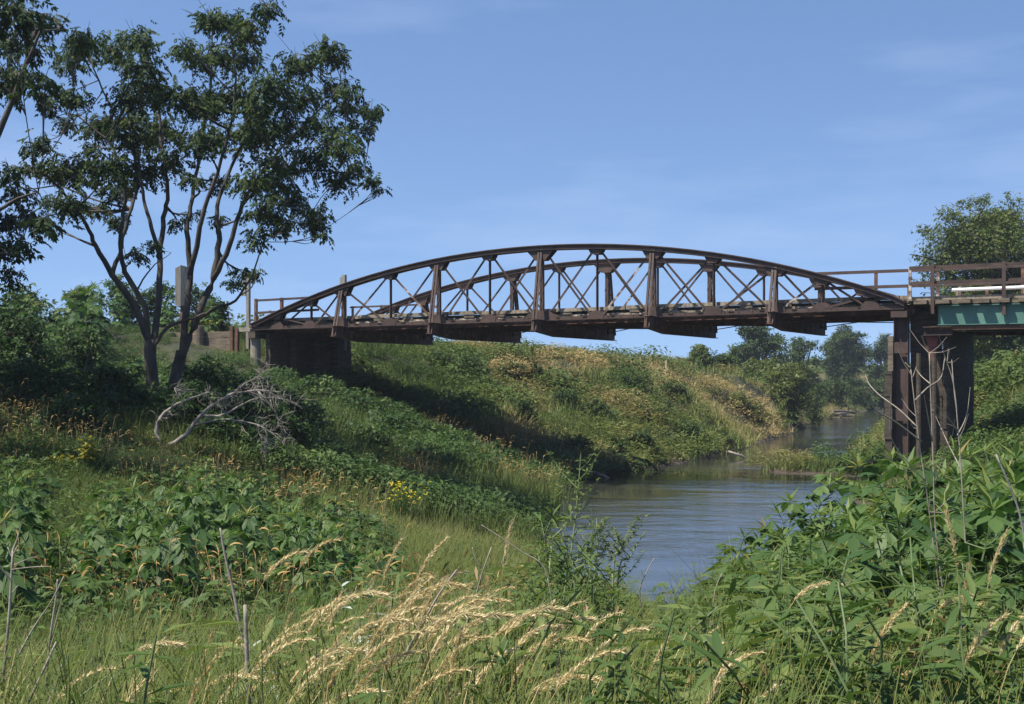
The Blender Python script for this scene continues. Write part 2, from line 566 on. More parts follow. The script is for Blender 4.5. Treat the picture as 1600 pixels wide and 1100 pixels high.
def rotm(yaw, pitch, roll):
    """(n,3,3) = Rz(yaw) @ Ry(pitch) @ Rx(roll)"""
    cy, sy, cp, sp, cr, sr = np.cos(yaw), np.sin(yaw), np.cos(pitch), np.sin(pitch), np.cos(roll), np.sin(roll)
    R = np.empty((len(yaw), 3, 3))
    R[:, 0, 0] = cy * cp
    R[:, 0, 1] = cy * sp * sr - sy * cr
    R[:, 0, 2] = cy * sp * cr + sy * sr
    R[:, 1, 0] = sy * cp
    R[:, 1, 1] = sy * sp * sr + cy * cr
    R[:, 1, 2] = sy * sp * cr - cy * sr
    R[:, 2, 0] = -sp
    R[:, 2, 1] = cp * sr
    R[:, 2, 2] = cp * cr
    return R


def scatter(q, tpl, pos, R, sc, tint, tscale=1.0):
    """copies template (V,F,T) to each pos with rotation R (n,3,3), scale sc (n,) or (n,3), tint offset (n,)"""
    V, F_, T = tpl
    n = len(pos)
    if n == 0:
        return
    sc = np.asarray(sc, float)
    if sc.ndim == 1:
        sc = np.repeat(sc[:, None], 3, 1)
    W_ = np.einsum('nij,nkj->nki', R, V[None] * sc[:, None, :]) + pos[:, None, :]
    FF = F_[None] + (np.arange(n) * len(V))[:, None, None]
    TT = np.clip(T[None] * tscale + tint[:, None], 0, 1)
    q.add(W_.reshape(-1, 3), FF.reshape(-1, 4), TT.reshape(-1))


# ------------------------------------------------------------------ plant templates
LEAF = (np.array([[0, 0, 0], [.42, -.24, -.03], [1, 0, -.12], [.42, .24, -.03]], float), np.array([[0, 1, 2, 3]]), np.zeros(1))
NARROW = (np.array([[0, 0, 0], [.4, -.09, -.02], [1, 0, -.2], [.4, .09, -.02]], float), np.array([[0, 1, 2, 3]]), np.zeros(1))
FOLD = (np.array([[0, 0, 0], [.45, -.23, .05], [1, 0, -.14], [.5, 0, -.02], [.45, .23, .05]], float), np.array([[0, 1, 2, 3], [0, 3, 2, 4]]), np.zeros(2))


def pinnate(rng, n=4, l=.3):
    """a drooping compound leaf"""
    q = Q()
    pos, yaw, pit = [], [], []
    for i in range(n):
        u = (i + .8) / n
        x, z = u * l * .8, -l * .35 * u * u
        for s in (-1, 1):
            pos.append((x, 0, z))
            yaw.append(s * rng.uniform(.7, 1.2))
            pit.append(rng.uniform(.2, .8))
    pos.append((l * .8, 0, -l * .35))
    yaw.append(0)
    pit.append(.6)
    k = len(pos)
    scatter(q, LEAF, np.array(pos), rotm(np.array(yaw), np.array(pit), rng.uniform(-.4, .4, k)), rng.uniform(.28, .42, k) * l * 1.15, rng.uniform(-.08, .08, k))
    return q.arr()


def tuft(rng, n, h, w_, spread, lean, segs=3, tvar=.1):
    q = Q()
    az = rng.uniform(0, 2 * np.pi, n)
    rr = spread * np.sqrt(rng.uniform(0, 1, n))
    a2 = rng.uniform(0, 2 * np.pi, n)
    bx, by = rr * np.cos(a2), rr * np.sin(a2)
    hh = h * rng.uniform(.55, 1.1, n)
    ln = lean * rng.uniform(.2, 1.3, n) * hh
    V = np.empty((n, segs + 1, 2, 3))
    for k in range(segs + 1):
        u = k / segs
        cx = bx + np.cos(az) * ln * u ** 2
        cy = by + np.sin(az) * ln * u ** 2
        cz = hh * (u - .28 * (ln / hh) * u ** 3)
        ww = w_ * (1 - .85 * u) * .5
        wx, wy = -np.sin(az + .5), np.cos(az + .5)
        V[:, k, 0] = np.stack([cx - wx * ww, cy - wy * ww, cz], 1)
        V[:, k, 1] = np.stack([cx + wx * ww, cy + wy * ww, cz], 1)
    base = (np.arange(n) * (segs + 1) * 2)[:, None, None]
    f = np.array([[2 * k, 2 * k + 1, 2 * k + 3, 2 * k + 2] for k in range(segs)])
    return V.reshape(-1, 3), (f[None] + base).reshape(-1, 4), np.repeat(rng.uniform(-tvar, tvar, n), segs)


def leafy(rng, n, h, r, ll, leaf=LEAF, dome=.7, tvar=.15, up=.0):
    """clump of leaves filling a dome"""
    q = Q()
    a = rng.uniform(0, 2 * np.pi, n)
    rr = r * np.sqrt(rng.uniform(0, 1, n))
    top = h * (1 - dome * (rr / r) ** 2)
    z = top * rng.uniform(.15, 1, n) ** .6
    pos = np.stack([rr * np.cos(a), rr * np.sin(a), z], 1)
    yaw = a + rng.uniform(-1.2, 1.2, n)
    scatter(q, leaf, pos, rotm(yaw, rng.uniform(-.35, .75, n) - up, rng.uniform(-.5, .5, n)), ll * rng.uniform(.6, 1.25, n), rng.uniform(-tvar, tvar, n))
    return q.arr()


def merge_tpl(*ts):
    q = Q()
    for (V, F_, T), off in ts:
        q.add(V, F_, T + off)
    return q.arr()


def seedtuft(rng, n, h, spread, lean, head=.16, hw=.018):
    """small tuft of thin stems with nodding heads (for the middle distance); stems tint low, heads tint high"""
    q = Q()
    for i in range(n):
        az = rng.normal(0.1, .7)
        x0, y0 = rng.uniform(-spread, spread, 2)
        hh = h * rng.uniform(.75, 1.15)
        ln = lean * hh * rng.uniform(.4, 1.3)
        pts, ws = [], []
        x, z, an = 0.0, 0.0, rng.uniform(.0, .12)
        for k in range(5):                  # stem
            pts.append((x, z))
            ws.append(.0045)
            x += math.sin(an) * hh / 5
            z += math.cos(an) * hh / 5
            an += rng.uniform(.02, .08)
        nod = rng.uniform(.8, 1.9)
        for k in range(6):                  # nodding head
            pts.append((x, z))
            ws.append(hw * (.35, .8, 1.1, 1.0, .7, .15)[k])
            x += math.sin(an) * head / 5
            z += math.cos(an) * head / 5
            an += nod * lean * .9
        V = []
        for (p, wv) in zip(pts, ws):
            X, Y = x0 + p[0] * math.cos(az), y0 + p[0] * math.sin(az)
            V += [(X - wv * .4, Y - wv * .3, p[1] - wv * .5), (X + wv * .4, Y + wv * .3, p[1] + wv * .5)]
        m_ = len(pts)
        f = np.array([[2 * k, 2 * k + 1, 2 * k + 3, 2 * k + 2] for k in range(m_ - 1)])
        dt = rng.uniform(-.12, .12)
        q.add(np.array(V), f, np.array([-.45] * 4 + [-.1] + [.12, .16, .16, .14, .1]) + dt)
    return q.arr()


def sampler(rng, n, y0, y1, amin=-.56, amax=.56):
    """points spread so that near ground is denser"""
    y = np.exp(rng.uniform(math.log(y0), math.log(y1), n))
    x = y * rng.uniform(amin, amax, n)
    return x, y

# ================================================================== SETTING: ground and water
def axis(lo, hi, step, far, g=1.25):
    a = list(np.arange(lo, hi + 1e-6, step))
    s, p = step, hi
    while p < far:
        s *= g
        p += s
        a.append(p)
    s, p = step, lo
    b_ = []
    while p > -far:
        s *= g
        p -= s
        b_.append(p)
    return np.array(b_[::-1] + a)


gx, gy = axis(-26, 36, .5, 3500), axis(-4, 112, .5, 3500)
XX, YY = np.meshgrid(gx, gy)
ZZ = hgt(XX.ravel(), YY.ravel())
far = np.hypot(XX.ravel(), YY.ravel())
ZZ = np.where(far > 1200, np.minimum(ZZ, .3), ZZ)
nx, ny = len(gx), len(gy)
ii = (np.arange(ny - 1)[:, None] * nx + np.arange(nx - 1)[None]).ravel()
ground = quads_mesh('ground', np.stack([XX.ravel(), YY.ravel(), ZZ], 1), np.stack([ii, ii + 1, ii + nx + 1, ii + nx], 1), M['ground'], smooth=True)
tag(ground, 'grassy prairie ground and river banks under the weeds', 'ground', kind='structure')

wb = MB()
wb.v = [(-6, 6, WZ), (90, 4, WZ), (90, 152, WZ), (-6, 152, WZ)]
wb.f = [(0, 1, 2, 3)]
wat = wb.build('river_water', M['water'])
tag(wat, 'murky blue brown river water flowing under the bridge', 'water', kind='structure')

# ================================================================== BRIDGE
K = 38.0 / F
T1 = Vector((82.86, -.02037 * F, 0)) * K          # one panel
TD = T1.normalized()                               # along the bridge, to the right bank
TA = Vector((-TD.y, TD.x, 0))                      # across, away from the camera
TW = 4.894
UP = Vector((0, 0, 1))
PL = T1.length


def zlow(t):
    return (88 + .9 * t) * K


def BP(t, o, z):
    """bridge frame: t panels along the near truss, o metres across, z above the lower chord's underside"""
    p = Vector((47 * K, 38.0, 0)) + T1 * t + TA * o
    return Vector((p.x, p.y, zlow(t) + z))


PT = [-6.05, -5.45, -4.72, -4, -3, -2, -1, 0, 1, 2, 3, 4, 4.72, 5.45, 5.95]
HT = {0: 118, 1: 115.5, 2: 107, 3: 94, 4: 72, 4.72: 54, 5.45: 33, 5.95: 12, 6.05: 12}


def archz(t):
    ks = sorted(HT)
    return float(np.interp(abs(t), ks, [HT[k] for k in ks])) * K


def archs(t):      # smooth arch: parabola-like fit through the panel heights
    ks = np.array(sorted(HT))
    hv = np.array([HT[k] for k in ks])
    c4 = np.polyfit(np.concatenate([ks, -ks]), np.concatenate([hv, hv]), 6)
    return float(np.polyval(c4, t)) * K


bridge = empty('truss_bridge', BP(-5.9, TW / 2, 0), 0, 'rusty brown bowstring pony truss bridge spanning the river', 'bridge')
bridge_inv = bridge.matrix_basis.inverted()
BASE = Vector(bridge.location)


def rel(mb):
    mb.v = [tuple(Vector(p) - BASE) for p in mb.v]
    return mb


def child(mb, name, mat, parent):
    return rel(mb).build(name, mat, parent)


def make_truss(o, outward):
    """o: offset across of the truss plane, outward: -1 towards the camera, +1 away"""
    tr = empty('truss', (0, 0, 0), parent=bridge)
    # arched top chord: cover plate, two webs, bottom angles
    mb = MB()
    ts = []
    for a, b_ in zip(PT[:-1], PT[1:]):
        for k in range(3):
            ts.append(a + (b_ - a) * k / 3)
    ts.append(PT[-1])
    ZS = [archs(t) for t in ts]
    ZS[0], ZS[-1] = 12 * K, 12 * K
    for (a, za, b_, zb) in zip(ts[:-1], ZS[:-1], ts[1:], ZS[1:]):
        for (dz, do, wa, wb_) in ((-.008, 0, .36, .016), (-.022, -.15, .08, .012), (-.022, .15, .08, .012), (-.08, -.115, .014, .115), (-.08, .115, .014, .115),
                                  (-.137, -.15, .09, .014), (-.137, .15, .09, .014)):
            mb.bar(BP(a, o + do, za + dz), BP(b_, o + do, zb + dz), wa, wb_, TA)
    child(mb, 'top_chord', M['steel'], tr)
    # bottom chord: two angles back to back
    mb = MB()
    for do in (-.07, .07):
        mb.bar(BP(PT[0], o + do, .055), BP(PT[-1], o + do, .055), .016, .11, TA)
        mb.bar(BP(PT[0], o + do * 1.75, .012), BP(PT[-1], o + do * 1.75, .012), .10, .014, TA)
    for t in np.arange(-5.7, 5.8, .5):
        mb.bar(BP(t - .04, o, .10), BP(t + .04, o, .10), .2, .015, TA)
    child(mb, 'bottom_chord', M['steel'], tr)
    # verticals
    for t in PT[1:-1]:
        mb = MB()
        zt = archs(t) - .16
        z0 = .06
        if t in (-4, -2, 0, 2, 4):
            for s in (-.045, .045):
                mb.bar(BP(t + s * .5, o + s * .2, z0 - .3), BP(t + s * .32, o + s * .2, zt + .05), .09, .018, TA)
                mb.bar(BP(t + s * .5, o + .04, z0 - .3), BP(t + s * .32, o + .04, zt + .05), .014, .05, TA)
                mb.bar(BP(t + s * .5, o - .04, z0 - .3), BP(t + s * .32, o - .04, zt + .05), .014, .05, TA)
            nl = max(2, int(zt / .26))
            for k in range(nl):
                u0, u1 = k / nl, (k + 1) / nl
                s = .028 if k % 2 else -.028
                mb.bar(BP(t + s, o - .052, z0 + (zt - z0) * u0), BP(t - s, o - .052, z0 + (zt - z0) * u1), .01, .045, TA)
        else:
            mb.bar(BP(t, o, z0), BP(t, o, zt + .08), .07, .018, TA)
            mb.bar(BP(t, o + .035, z0), BP(t, o + .035, zt + .08), .014, .075, TA)
        child(mb, 'vertical_post', M['steel'], tr)
    # outrigger braces at the floor beams
    for t in (-4, -2, 0, 2, 4):
        mb = MB()
        zt = archs(t) - .12
        for s in (-.020, .020):
            mb.bar(BP(t + s, o + outward * .52, -.26), BP(t + s * .8, o + outward * .1, zt), .08, .014, TA)
            mb.bar(BP(t + s * 1.5, o + outward * .56, -.26), BP(t + s * 1.2, o + outward * .14, zt), .014, .06, TA)
        nl = max(3, int(zt / .2))
        for k in range(nl):
            u = (k + .5) / nl
            mb.bar(BP(t - .028, o + outward * (.55 - .42 * u), -.26 + (zt + .26) * u), BP(t + .028, o + outward * (.55 - .42 * u), -.26 + (zt + .26) * u + .05), .01, .035, TA)
        child(mb, 'outrigger_brace', M['steel'], tr)
    # gusset plates
    for t in PT[1:-1]:
        big = t in (-4, -2, 0, 2, 4)
        zt = archs(t)
        sl = (archs(t + .1) - archs(t - .1)) / .2
        wt, wbm, hh = (.17, .09, .36) if big else (.12, .07, .30)
        if t == 0:
            wt, wbm, hh = .24, .09, .44
        if abs(t) > 5:
            wt, hh = .12, .26
        mb = MB()
        for do in (-.135, .123):
            pts = [BP(t - wt, o + do, zt - .02 - sl * wt), BP(t + wt, o + do, zt - .02 + sl * wt), BP(t + wt, o + do, zt - .17 + sl * wt),
                   BP(t + wbm, o + do, zt - hh), BP(t - wbm, o + do, zt - hh), BP(t - wt, o + do, zt - .17 - sl * wt)]
            mb.prism(pts, TA * .012)
        child(mb, 'gusset_plate', M['steel'], tr)
        mb = MB()
        wt, hh = (.16, .30) if big else (.14, .25)
        if t == 0:
            wt, hh = .30, .30
        for do in (-.095, .083):
            mb.prism([BP(t - wt, o + do, .02), BP(t + wt, o + do, .02), BP(t + wt, o + do, .12), BP(t + wt * .5, o + do, hh), BP(t - wt * .5, o + do, hh), BP(t - wt, o + do, .12)], TA * .012)
        child(mb, 'gusset_plate', M['steel'], tr)
    # crossed diagonals
    rr = random.Random(3 if o < 1 else 4)
    for a, b_ in zip(PT[1:-2], PT[2:-1]):
        for (p, q, s) in ((a, b_, -1), (b_, a, 1)):
            mb = MB()
            k = .10 if q > p else -.10
            z1 = archs(p) - .24
            do = o + s * .045
            mb.bar(BP(p + k, do, z1), BP(q - k, do, .14), .014, .06, TA)
            mb.bar(BP(p + k, do + .03 * s, z1), BP(q - k, do + .03 * s, .14), .045, .012, TA)
            child(mb, 'diagonal', M['chip'] if rr.random() < .16 else M['steel'], tr)
    for s in (-1, 1):                      # end panel struts
        mb = MB()
        mb.bar(BP(s * 5.45, o, archs(5.45) - .2), BP(s * 4.85, o, .13), .10, .05, TA)
        child(mb, 'diagonal', M['steel'], tr)
    # rivet heads along the chords
    mb = MB()
    for t in np.arange(-5.6, 5.8, .22):
        for z in (.04, .085):
            p = BP(t, o - .08, z)
            mb.box((p.x, p.y, p.z), (.02, .02, .02), math.atan2(TD.y, TD.x))
    child(mb, 'rivet_row', M['steel'], tr)
    return tr


make_truss(0.0, -1)
make_truss(TW, 1)

# floor beams (deep plate girders hanging below the chords)
for t in (-4, -2, 0, 2, 4):
    mb = MB()
    mb.prism([BP(t, -.60, .03), BP(t, TW + .60, .03), BP(t, TW + .60, -.40), BP(t, TW - .3, -.42), BP(t, .9, -.41), BP(t, -.45, -.29), BP(t, -.60, -.26)], TD * .02)
    mb.bar(BP(t, -.62, -.28), BP(t, .9, -.42), .18, .02, TD)
    mb.bar(BP(t, .9, -.42), BP(t, TW + .62, -.42), .18, .02, TD)
    mb.bar(BP(t, -.62, .03), BP(t, TW + .62, .03), .16, .018, TD)
    for o in np.arange(.4, TW, .8):
        mb.bar(BP(t - .035, o, -.34), BP(t - .035, o, .02), .07, .012, TA)
    child(mb, 'floor_beam', M['rust'], bridge)
# stringers
for i, o in enumerate(np.linspace(.35, TW - .35, 7)):
    mb = MB()
    mb.bar(BP(-6.2, o, .02), BP(6.05, o, .02), .014, .18, TA)
    mb.bar(BP(-6.2, o, -.08), BP(6.05, o, -.08), .12, .016, TA)
    mb.bar(BP(-6.2, o, .11), BP(6.05, o, .11), .12, .016, TA)
    child(mb, 'stringer', M['rust'], bridge)
# sway rods below the deck
for a, b_ in ((-4, -2), (-2, 0), (0, 2), (2, 4), (4, 5.9)):
    mb = MB()
    mb.tube([BP(a + .05, .1, -.20), BP(b_ - .05, TW - .1, -.16)], [.014, .014], 5)
    mb.tube([BP(a + .05, TW - .1, -.20), BP(b_ - .05, .1, -.16)], [.014, .014], 5)
    child(mb, 'sway_rod', M['rust'], bridge)
# torn piece of hanging steel left of the last floor beam
mb = MB()
mb.prism([BP(2.62, 3.0, -.02), BP(2.55, 3.0, -.16), BP(2.8, 3.0, -.13), BP(3.3, 3.0, -.2), BP(3.7, 3.0, -.14), BP(3.72, 3.0, -.02)], TA * .02)
child(mb, 'torn_plate', M['rust'], bridge)

# deck: transverse planks, as one pattern, then curbs on blocks
rr = random.Random(11)
mb = MB()
t = -6.25
while t < 6.1:
    wv = rr.uniform(.20, .26) / PL
    z = .155 + rr.uniform(-.012, .012)
    mb.hexa([BP(t, .2 + rr.uniform(-.06, .06), z - .03), BP(t, TW - .2 + rr.uniform(-.06, .06), z - .03), BP(t + wv * .95, TW - .2, z - .03), BP(t + wv * .95, .2, z - .03),
             BP(t, .2, z + .03), BP(t, TW - .2, z + .03), BP(t + wv * .95, TW - .2, z + .03), BP(t + wv * .95, .2, z + .03)])
    t += wv
child(mb, 'deck_planks', M['deck'], bridge)
for o in (.24, TW - .24):
    mb = MB()
    t = -6.1
    while t < 6.0:
        l = rr.uniform(1.9, 2.9)
        zz = rr.uniform(-.012, .012)
        mb.bar(BP(t, o, .325 + zz), BP(min(t + l - .015, 6.02), o + rr.uniform(-.015, .015), .325 + zz), .15, .10, TA)
        t += l
    child(mb, 'curb_timber', M['deck'], bridge)
    t = -5.9
    while t < 5.9:
        mb = MB()
        mb.bar(BP(t, o, .23), BP(t + .2, o, .23), .13, .088, TA)
        child(mb, 'curb_block', M['timber'], bridge)
        t += .62
    mb = MB()
    s = 1 if o < 1 else -1
    mb.bar(BP(-6.0, o + s * .14, .232), BP(5.95, o + s * .14, .232), .10, .085, TA)
    child(mb, 'nailer_beam', M['darktimber'], bridge)

# short guard railings fixed at the left end
rl = empty('guard_railing', (0, 0, 0), parent=bridge)
for z in (1.02, .62):
    mb = MB()
    mb.bar(BP(-6.05, .12, z - .04), BP(-4.6, .12, z - .02), .05, .07, TA)
    mb.bar(BP(-6.05, .15, z - .01), BP(-4.6, .15, z + .01), .08, .012, TA)
    child(mb, 'rail', M['steel'], rl)
for t in (-6.05, -5.45):
    mb = MB()
    mb.bar(BP(t, .15, .1), BP(t, .15, 1.04), .08, .09, TA)
    child(mb, 'rail_post', M['rust'], rl)
rl = empty('guard_railing', (0, 0, 0), parent=bridge)
for z in (1.0,):
    mb = MB()
    mb.bar(BP(-5.7, TW - .15, z - .04), BP(-3.9, TW - .15, z - .04), .05, .06, TA)
    child(mb, 'rail', M['steel'], rl)
for t in (-5.65, -4.95):
    mb = MB()
    mb.bar(BP(t, TW - .13, .2), BP(t, TW - .13, 1.0), .06, .07, TA)
    child(mb, 'rail_post', M['chip'], rl)
# far railing at the right end (reaches on to the approach)
rl = empty('guard_railing', (0, 0, 0), parent=bridge)
FR = TW + .05
def AZ(z):      # absolute height to bridge frame at t
    return lambda t: z - zlow(t)


def BA(t, o, z):
    p = BP(t, o, 0)
    return Vector((p.x, p.y, z))


for z in (3.11, 2.66):
    mb = MB()
    mb.bar(BA(3.9, FR, z), BA(6.03, FR, z), .05, .08, TA)
    mb.bar(BA(3.9, FR + .03, z + .045), BA(6.03, FR + .03, z + .045), .1, .012, TA)
    child(mb, 'rail', M['steel'], rl)
for t, z1 in ((4.05, 3.1), (4.95, 3.1), (5.5, 2.66), (5.97, 3.1)):
    mb = MB()
    mb.bar(BA(t, FR + .02, 1.9), BA(t, FR + .02, z1), .07, .09, TA)
    child(mb, 'rail_post', M['rust'] if t < 5 else M['chip'], rl)

# ------------------------------------------------------------------ approach span on the right
ap = empty('approach_span', BA(6.3, TW / 2, 1.3), 0, 'short approach span with green girders and plank deck at the right edge', 'bridge span')
BASE = Vector(ap.location)
TE = 11.5
for o in (-.02, TW + .02):
    mb = MB()
    mb.bar(BA(6.42, o, 1.565), BA(TE, o, 1.565), .02, .49, TA)
    for z in (1.325, 1.805):
        mb.bar(BA(6.42, o, z), BA(TE, o, z), .20, .02, TA)
    for t in np.arange(6.95, TE, 1.4):
        for dz in (1.42, 1.5, 1.58, 1.66, 1.72):
            p = BA(t, o - .018, dz)
            mb.box((p.x, p.y, p.z), (.025, .025, .025))
    child(mb, 'girder', M['green'], ap)
for o in np.linspace(.8, TW - .8, 4):
    mb = MB()
    mb.bar(BA(6.3, o, 1.7), BA(TE, o, 1.7), .1, .2, TA)
    child(mb, 'stringer', M['rust'], ap)
mb = MB()
mb.bar(BA(6.3, -.02, 1.25), BA(TE, -.02, 1.25), .10, .11, TA)
mb.bar(BA(6.3, TW + .02, 1.25), BA(TE, TW + .02, 1.25), .10, .11, TA)
child(mb, 'bottom_flange', M['rust'], ap)
# cross joists under the deck; some reach far out and throw stripes of shade on the girder
rr = random.Random(5)
mb = MB()
t = 6.1
i = 0
while t < TE:
    ext = rr.uniform(.27, .36) if i % 2 == 0 else rr.uniform(.02, .06)
    l = rr.uniform(.24, .34) if i % 2 == 0 else rr.uniform(.15, .2)
    mb.hexa([BA(t, -ext, 1.845), BA(t, TW + .3, 1.845), BA(t + l / PL, TW + .3, 1.845), BA(t + l / PL, -ext, 1.845),
             BA(t, -ext, 1.945), BA(t, TW + .3, 1.945), BA(t + l / PL, TW + .3, 1.945), BA(t + l / PL, -ext, 1.945)])
    t += (l + .01) / PL
    i += 1
child(mb, 'deck_planks', M['timber'], ap)
for o in (.12, TW - .12):
    mb = MB()
    t = 5.98
    while t < TE:
        l = rr.uniform(1.2, 2.2)
        mb.bar(BA(t, o, 1.998), BA(t + l - .01, o, 1.998 + rr.uniform(-.01, .02)), .2, .10, TA)
        t += l
    child(mb, 'curb_timber', M['deck'], ap)
mb = MB()
t = 6.05
while t < TE:
    wv = .24 / PL
    mb.hexa([BA(t, .24, 1.948), BA(t, TW - .24, 1.948), BA(t + wv * .95, TW - .24, 1.948), BA(t + wv * .95, .24, 1.948),
             BA(t, .24, 2.0), BA(t, TW - .24, 2.0), BA(t + wv * .95, TW - .24, 2.0), BA(t + wv * .95, .24, 2.0)])
    t += wv
child(mb, 'running_boards', M['deck'], ap)
# near railing on tall posts bolted to the girder, and the far railing
rl = empty('guard_railing', (0, 0, 0), parent=ap)
for z in (2.80, 2.41):
    mb = MB()
    mb.bar(BA(6.02, -.12, z - .03), BA(TE, -.12, z + .02), .05, .055, TA)
    mb.bar(BA(6.02, -.08, z + .01), BA(TE, -.08, z + .06), .05, .012, TA)
    child(mb, 'rail', M['steel'], rl)
for t, zb in ((6.36, 1.6), (7.34, 1.54), (8.35, 1.54), (9.4, 1.54), (10.5, 1.54)):
    mb = MB()
    mb.bar(BA(t, -.20, zb), BA(t, -.20, 2.86), .05, .075, TA)
    mb.bar(BA(t - .03, -.13, zb), BA(t - .03, -.13, 2.86), .09, .012, TA)
    child(mb, 'rail_post', M['steel'], rl)
mb = MB()
mb.bar(BA(6.03, -.1, 1.98), BA(6.03, -.1, 2.80), .06, .07, TA)
child(mb, 'rail_post', M['chip'], rl)
rl = empty('guard_railing', (0, 0, 0), parent=ap)
for z in (3.11, 2.66):
    mb = MB()
    mb.bar(BA(6.06, FR, z), BA(TE, FR, z + .1), .05, .08, TA)
    child(mb, 'rail', M['steel'], rl)
for t in (6.32, 6.75, 7.3, 8.1, 9, 10):
    mb = MB()
    mb.bar(BA(t, FR + .02, 1.9), BA(t, FR + .02, 2.66 if t < 7 else 3.1), .07, .08, TA)
    child(mb, 'rail_post', M['chip'] if t < 6.4 else M['rust'], rl)
# white pipe rail lying inside the near curb
mb = MB()
mb.tube([BA(6.53, 1.0, 2.26), BA(7.62, 1.0, 2.28)], [.045, .045], 10)
pipe = mb.build('white_pipe', M['white'])
tag(pipe, 'white painted pipe lying along the approach deck behind the near railing', 'pipe')
for t in (6.6, 7.55):
    mb = MB()
    mb.bar(BA(t, 1.0, 2.0), BA(t, 1.0, 2.22), .06, .06, TA)
    mb.build('rest_block', M['deck'], pipe)

# ------------------------------------------------------------------ pier on the right bank
pr = empty('bridge_pier', BA(6.0, TW / 2, -2.6), 0, 'brown steel and dark timber crib pier under the right end of the truss', 'pier')
BASE = Vector(pr.location)
for o in (-.02, TW + .02):
    mb = MB()
    z0, z1 = -3.4, 1.70
    mb.bar(BA(5.80, o, z0), BA(5.80, o, z1), .24, .018, TA)
    mb.bar(BA(6.00, o, z0), BA(6.00, o, z1), .24, .018, TA)
    mb.bar(BA(5.90, o + .06, z0), BA(5.90, o + .06, z1), .014, .34, TA)
    for za, zb in ((.62, .9), (-1.1, -.8)):
        mb.bar(BA(5.9, o - .125, za), BA(5.9, o - .125, zb), .012, .36, TA)
    child(mb, 'column', M['steel'], pr)
mb = MB()
mb.bar(BA(5.9, -.4, 1.60), BA(5.9, TW + .4, 1.60), .40, .16, TD)
child(mb, 'cap_beam', M['steel'], pr)
# bearing shelf and red bracket under the girder end
mb = MB()
mb.bar(BA(6.22, -.05, 1.27), BA(6.62, -.05, 1.27), .30, .02, TA)
mb.bar(BA(6.22, .04, 1.17), BA(6.62, .04, 1.17), .02, .19, TA)
mb.bar(BA(6.22, -.05, 1.07), BA(6.62, -.05, 1.07), .30, .02, TA)
child(mb, 'bearing_shelf', M['steel'], pr)
mb = MB()
mb.prism([BA(6.24, -.02, 1.05), BA(6.42, -.02, 1.05), BA(6.36, -.02, .25)], TA * .02)
child(mb, 'bracket', M['red'], pr)
# plank walls: river side, side towards the camera, land side
rr = random.Random(21)


def lagging(p0, p1, z0, z1, th, name, mat, parent, hb=.28, jit=.04):
    mb = MB()
    p0, p1 = Vector(p0), Vector(p1)
    d = (p1 - p0)
    d.z = 0
    nrm = Vector((-d.y, d.x, 0)).normalized()
    z = z0
    while z < z1:
        h = min(hb * rr.uniform(.9, 1.1), z1 - z + .02)
        a = p0 - d.normalized() * rr.uniform(0, jit)
        c_ = p1 + d.normalized() * rr.uniform(0, jit)
        off = nrm * rr.uniform(-.012, .012)
        mb.hexa([Vector((q.x, q.y, 0)) + nrm * s * th + off + UP * zz for zz in (z + .001, z + h - .001) for (q, s) in ((a, -.5), (c_, -.5), (c_, .5), (a, .5))])
        z += h
    return child(mb, name, mat, parent)


lagging(BA(5.735, -.26, 0), BA(5.735, TW + .1, 0), -3.5, .15, .18, 'plank_wall', M['darktimber'], pr)
lagging(BA(5.98, .62, 0), BA(6.42, .62, 0), -3.5, 1.72, .14, 'plank_wall', M['darktimber'], pr)
lagging(BA(6.49, .5, 0), BA(6.49, TW + .1, 0), -3.5, 1.2, .16, 'plank_wall', M['darktimber'], pr)
mb = MB()
mb.bar(BA(5.755, -.12, -.1), BA(5.755, -.12, 1.05), .13, .13, TA)
child(mb, 'timber_post', M['timber'], pr)
for t, z1 in ((6.14, .62), (6.36, .75)):
    mb = MB()
    mb.tube([BA(t, .02, -3.4), BA(t, .02, z1)], [.07, .06], 8)
    child(mb, 'timber_post', M['darktimber'], pr)

# ------------------------------------------------------------------ left abutment
ab = empty('bridge_abutment', BA(-6.0, TW / 2, -.3), 0, 'dark timber abutment in shade under the left end of the truss', 'abutment')
BASE = Vector(ab.location)
lagging(BA(-5.75, .12, 0), BA(-5.75, TW - .1, 0), -2.2, 1.40, .16, 'plank_wall', M['darktimber'], ab)
mb = MB()
mb.bar(BA(-5.95, -.3, 1.38), BA(-5.95, TW + .3, 1.38), .28, .22, TD)
child(mb, 'cap_beam', M['darktimber'], ab)
for o in (.05, TW - .05):
    mb = MB()
    mb.tube([BA(-5.98, o - .08, -.6), BA(-5.98, o - .08, 1.27)], [.17, .165], 16)
    child(mb, 'concrete_pile', M['concrete'], ab)
for o in (1.2, 2.4, 3.6):
    mb = MB()
    mb.tube([BA(-5.62, o, -.8), BA(-5.62, o, 1.27)], [.14, .13], 12)
    child(mb, 'timber_pile', M['darktimber'], ab)
for t, z1 in ((-6.5, 1.68), (-6.38, 1.62)):
    mb = MB()
    mb.bar(BA(t, -.1, -.3), BA(t, -.1, z1), .10, .10, TA)
    child(mb, 'steel_post', M['rust'], ab)
mb = MB()
mb.hexa([BA(-6.36, -.1, 1.5), BA(-6.36, TW, 1.5), BA(-6.08, TW, 1.5), BA(-6.08, -.1, 1.5), BA(-6.36, -.1, 1.64), BA(-6.36, TW, 1.66), BA(-6.08, TW, 1.62), BA(-6.08, -.1, 1.60)])
child(mb, 'back_wall_top', M['concrete'], ab)

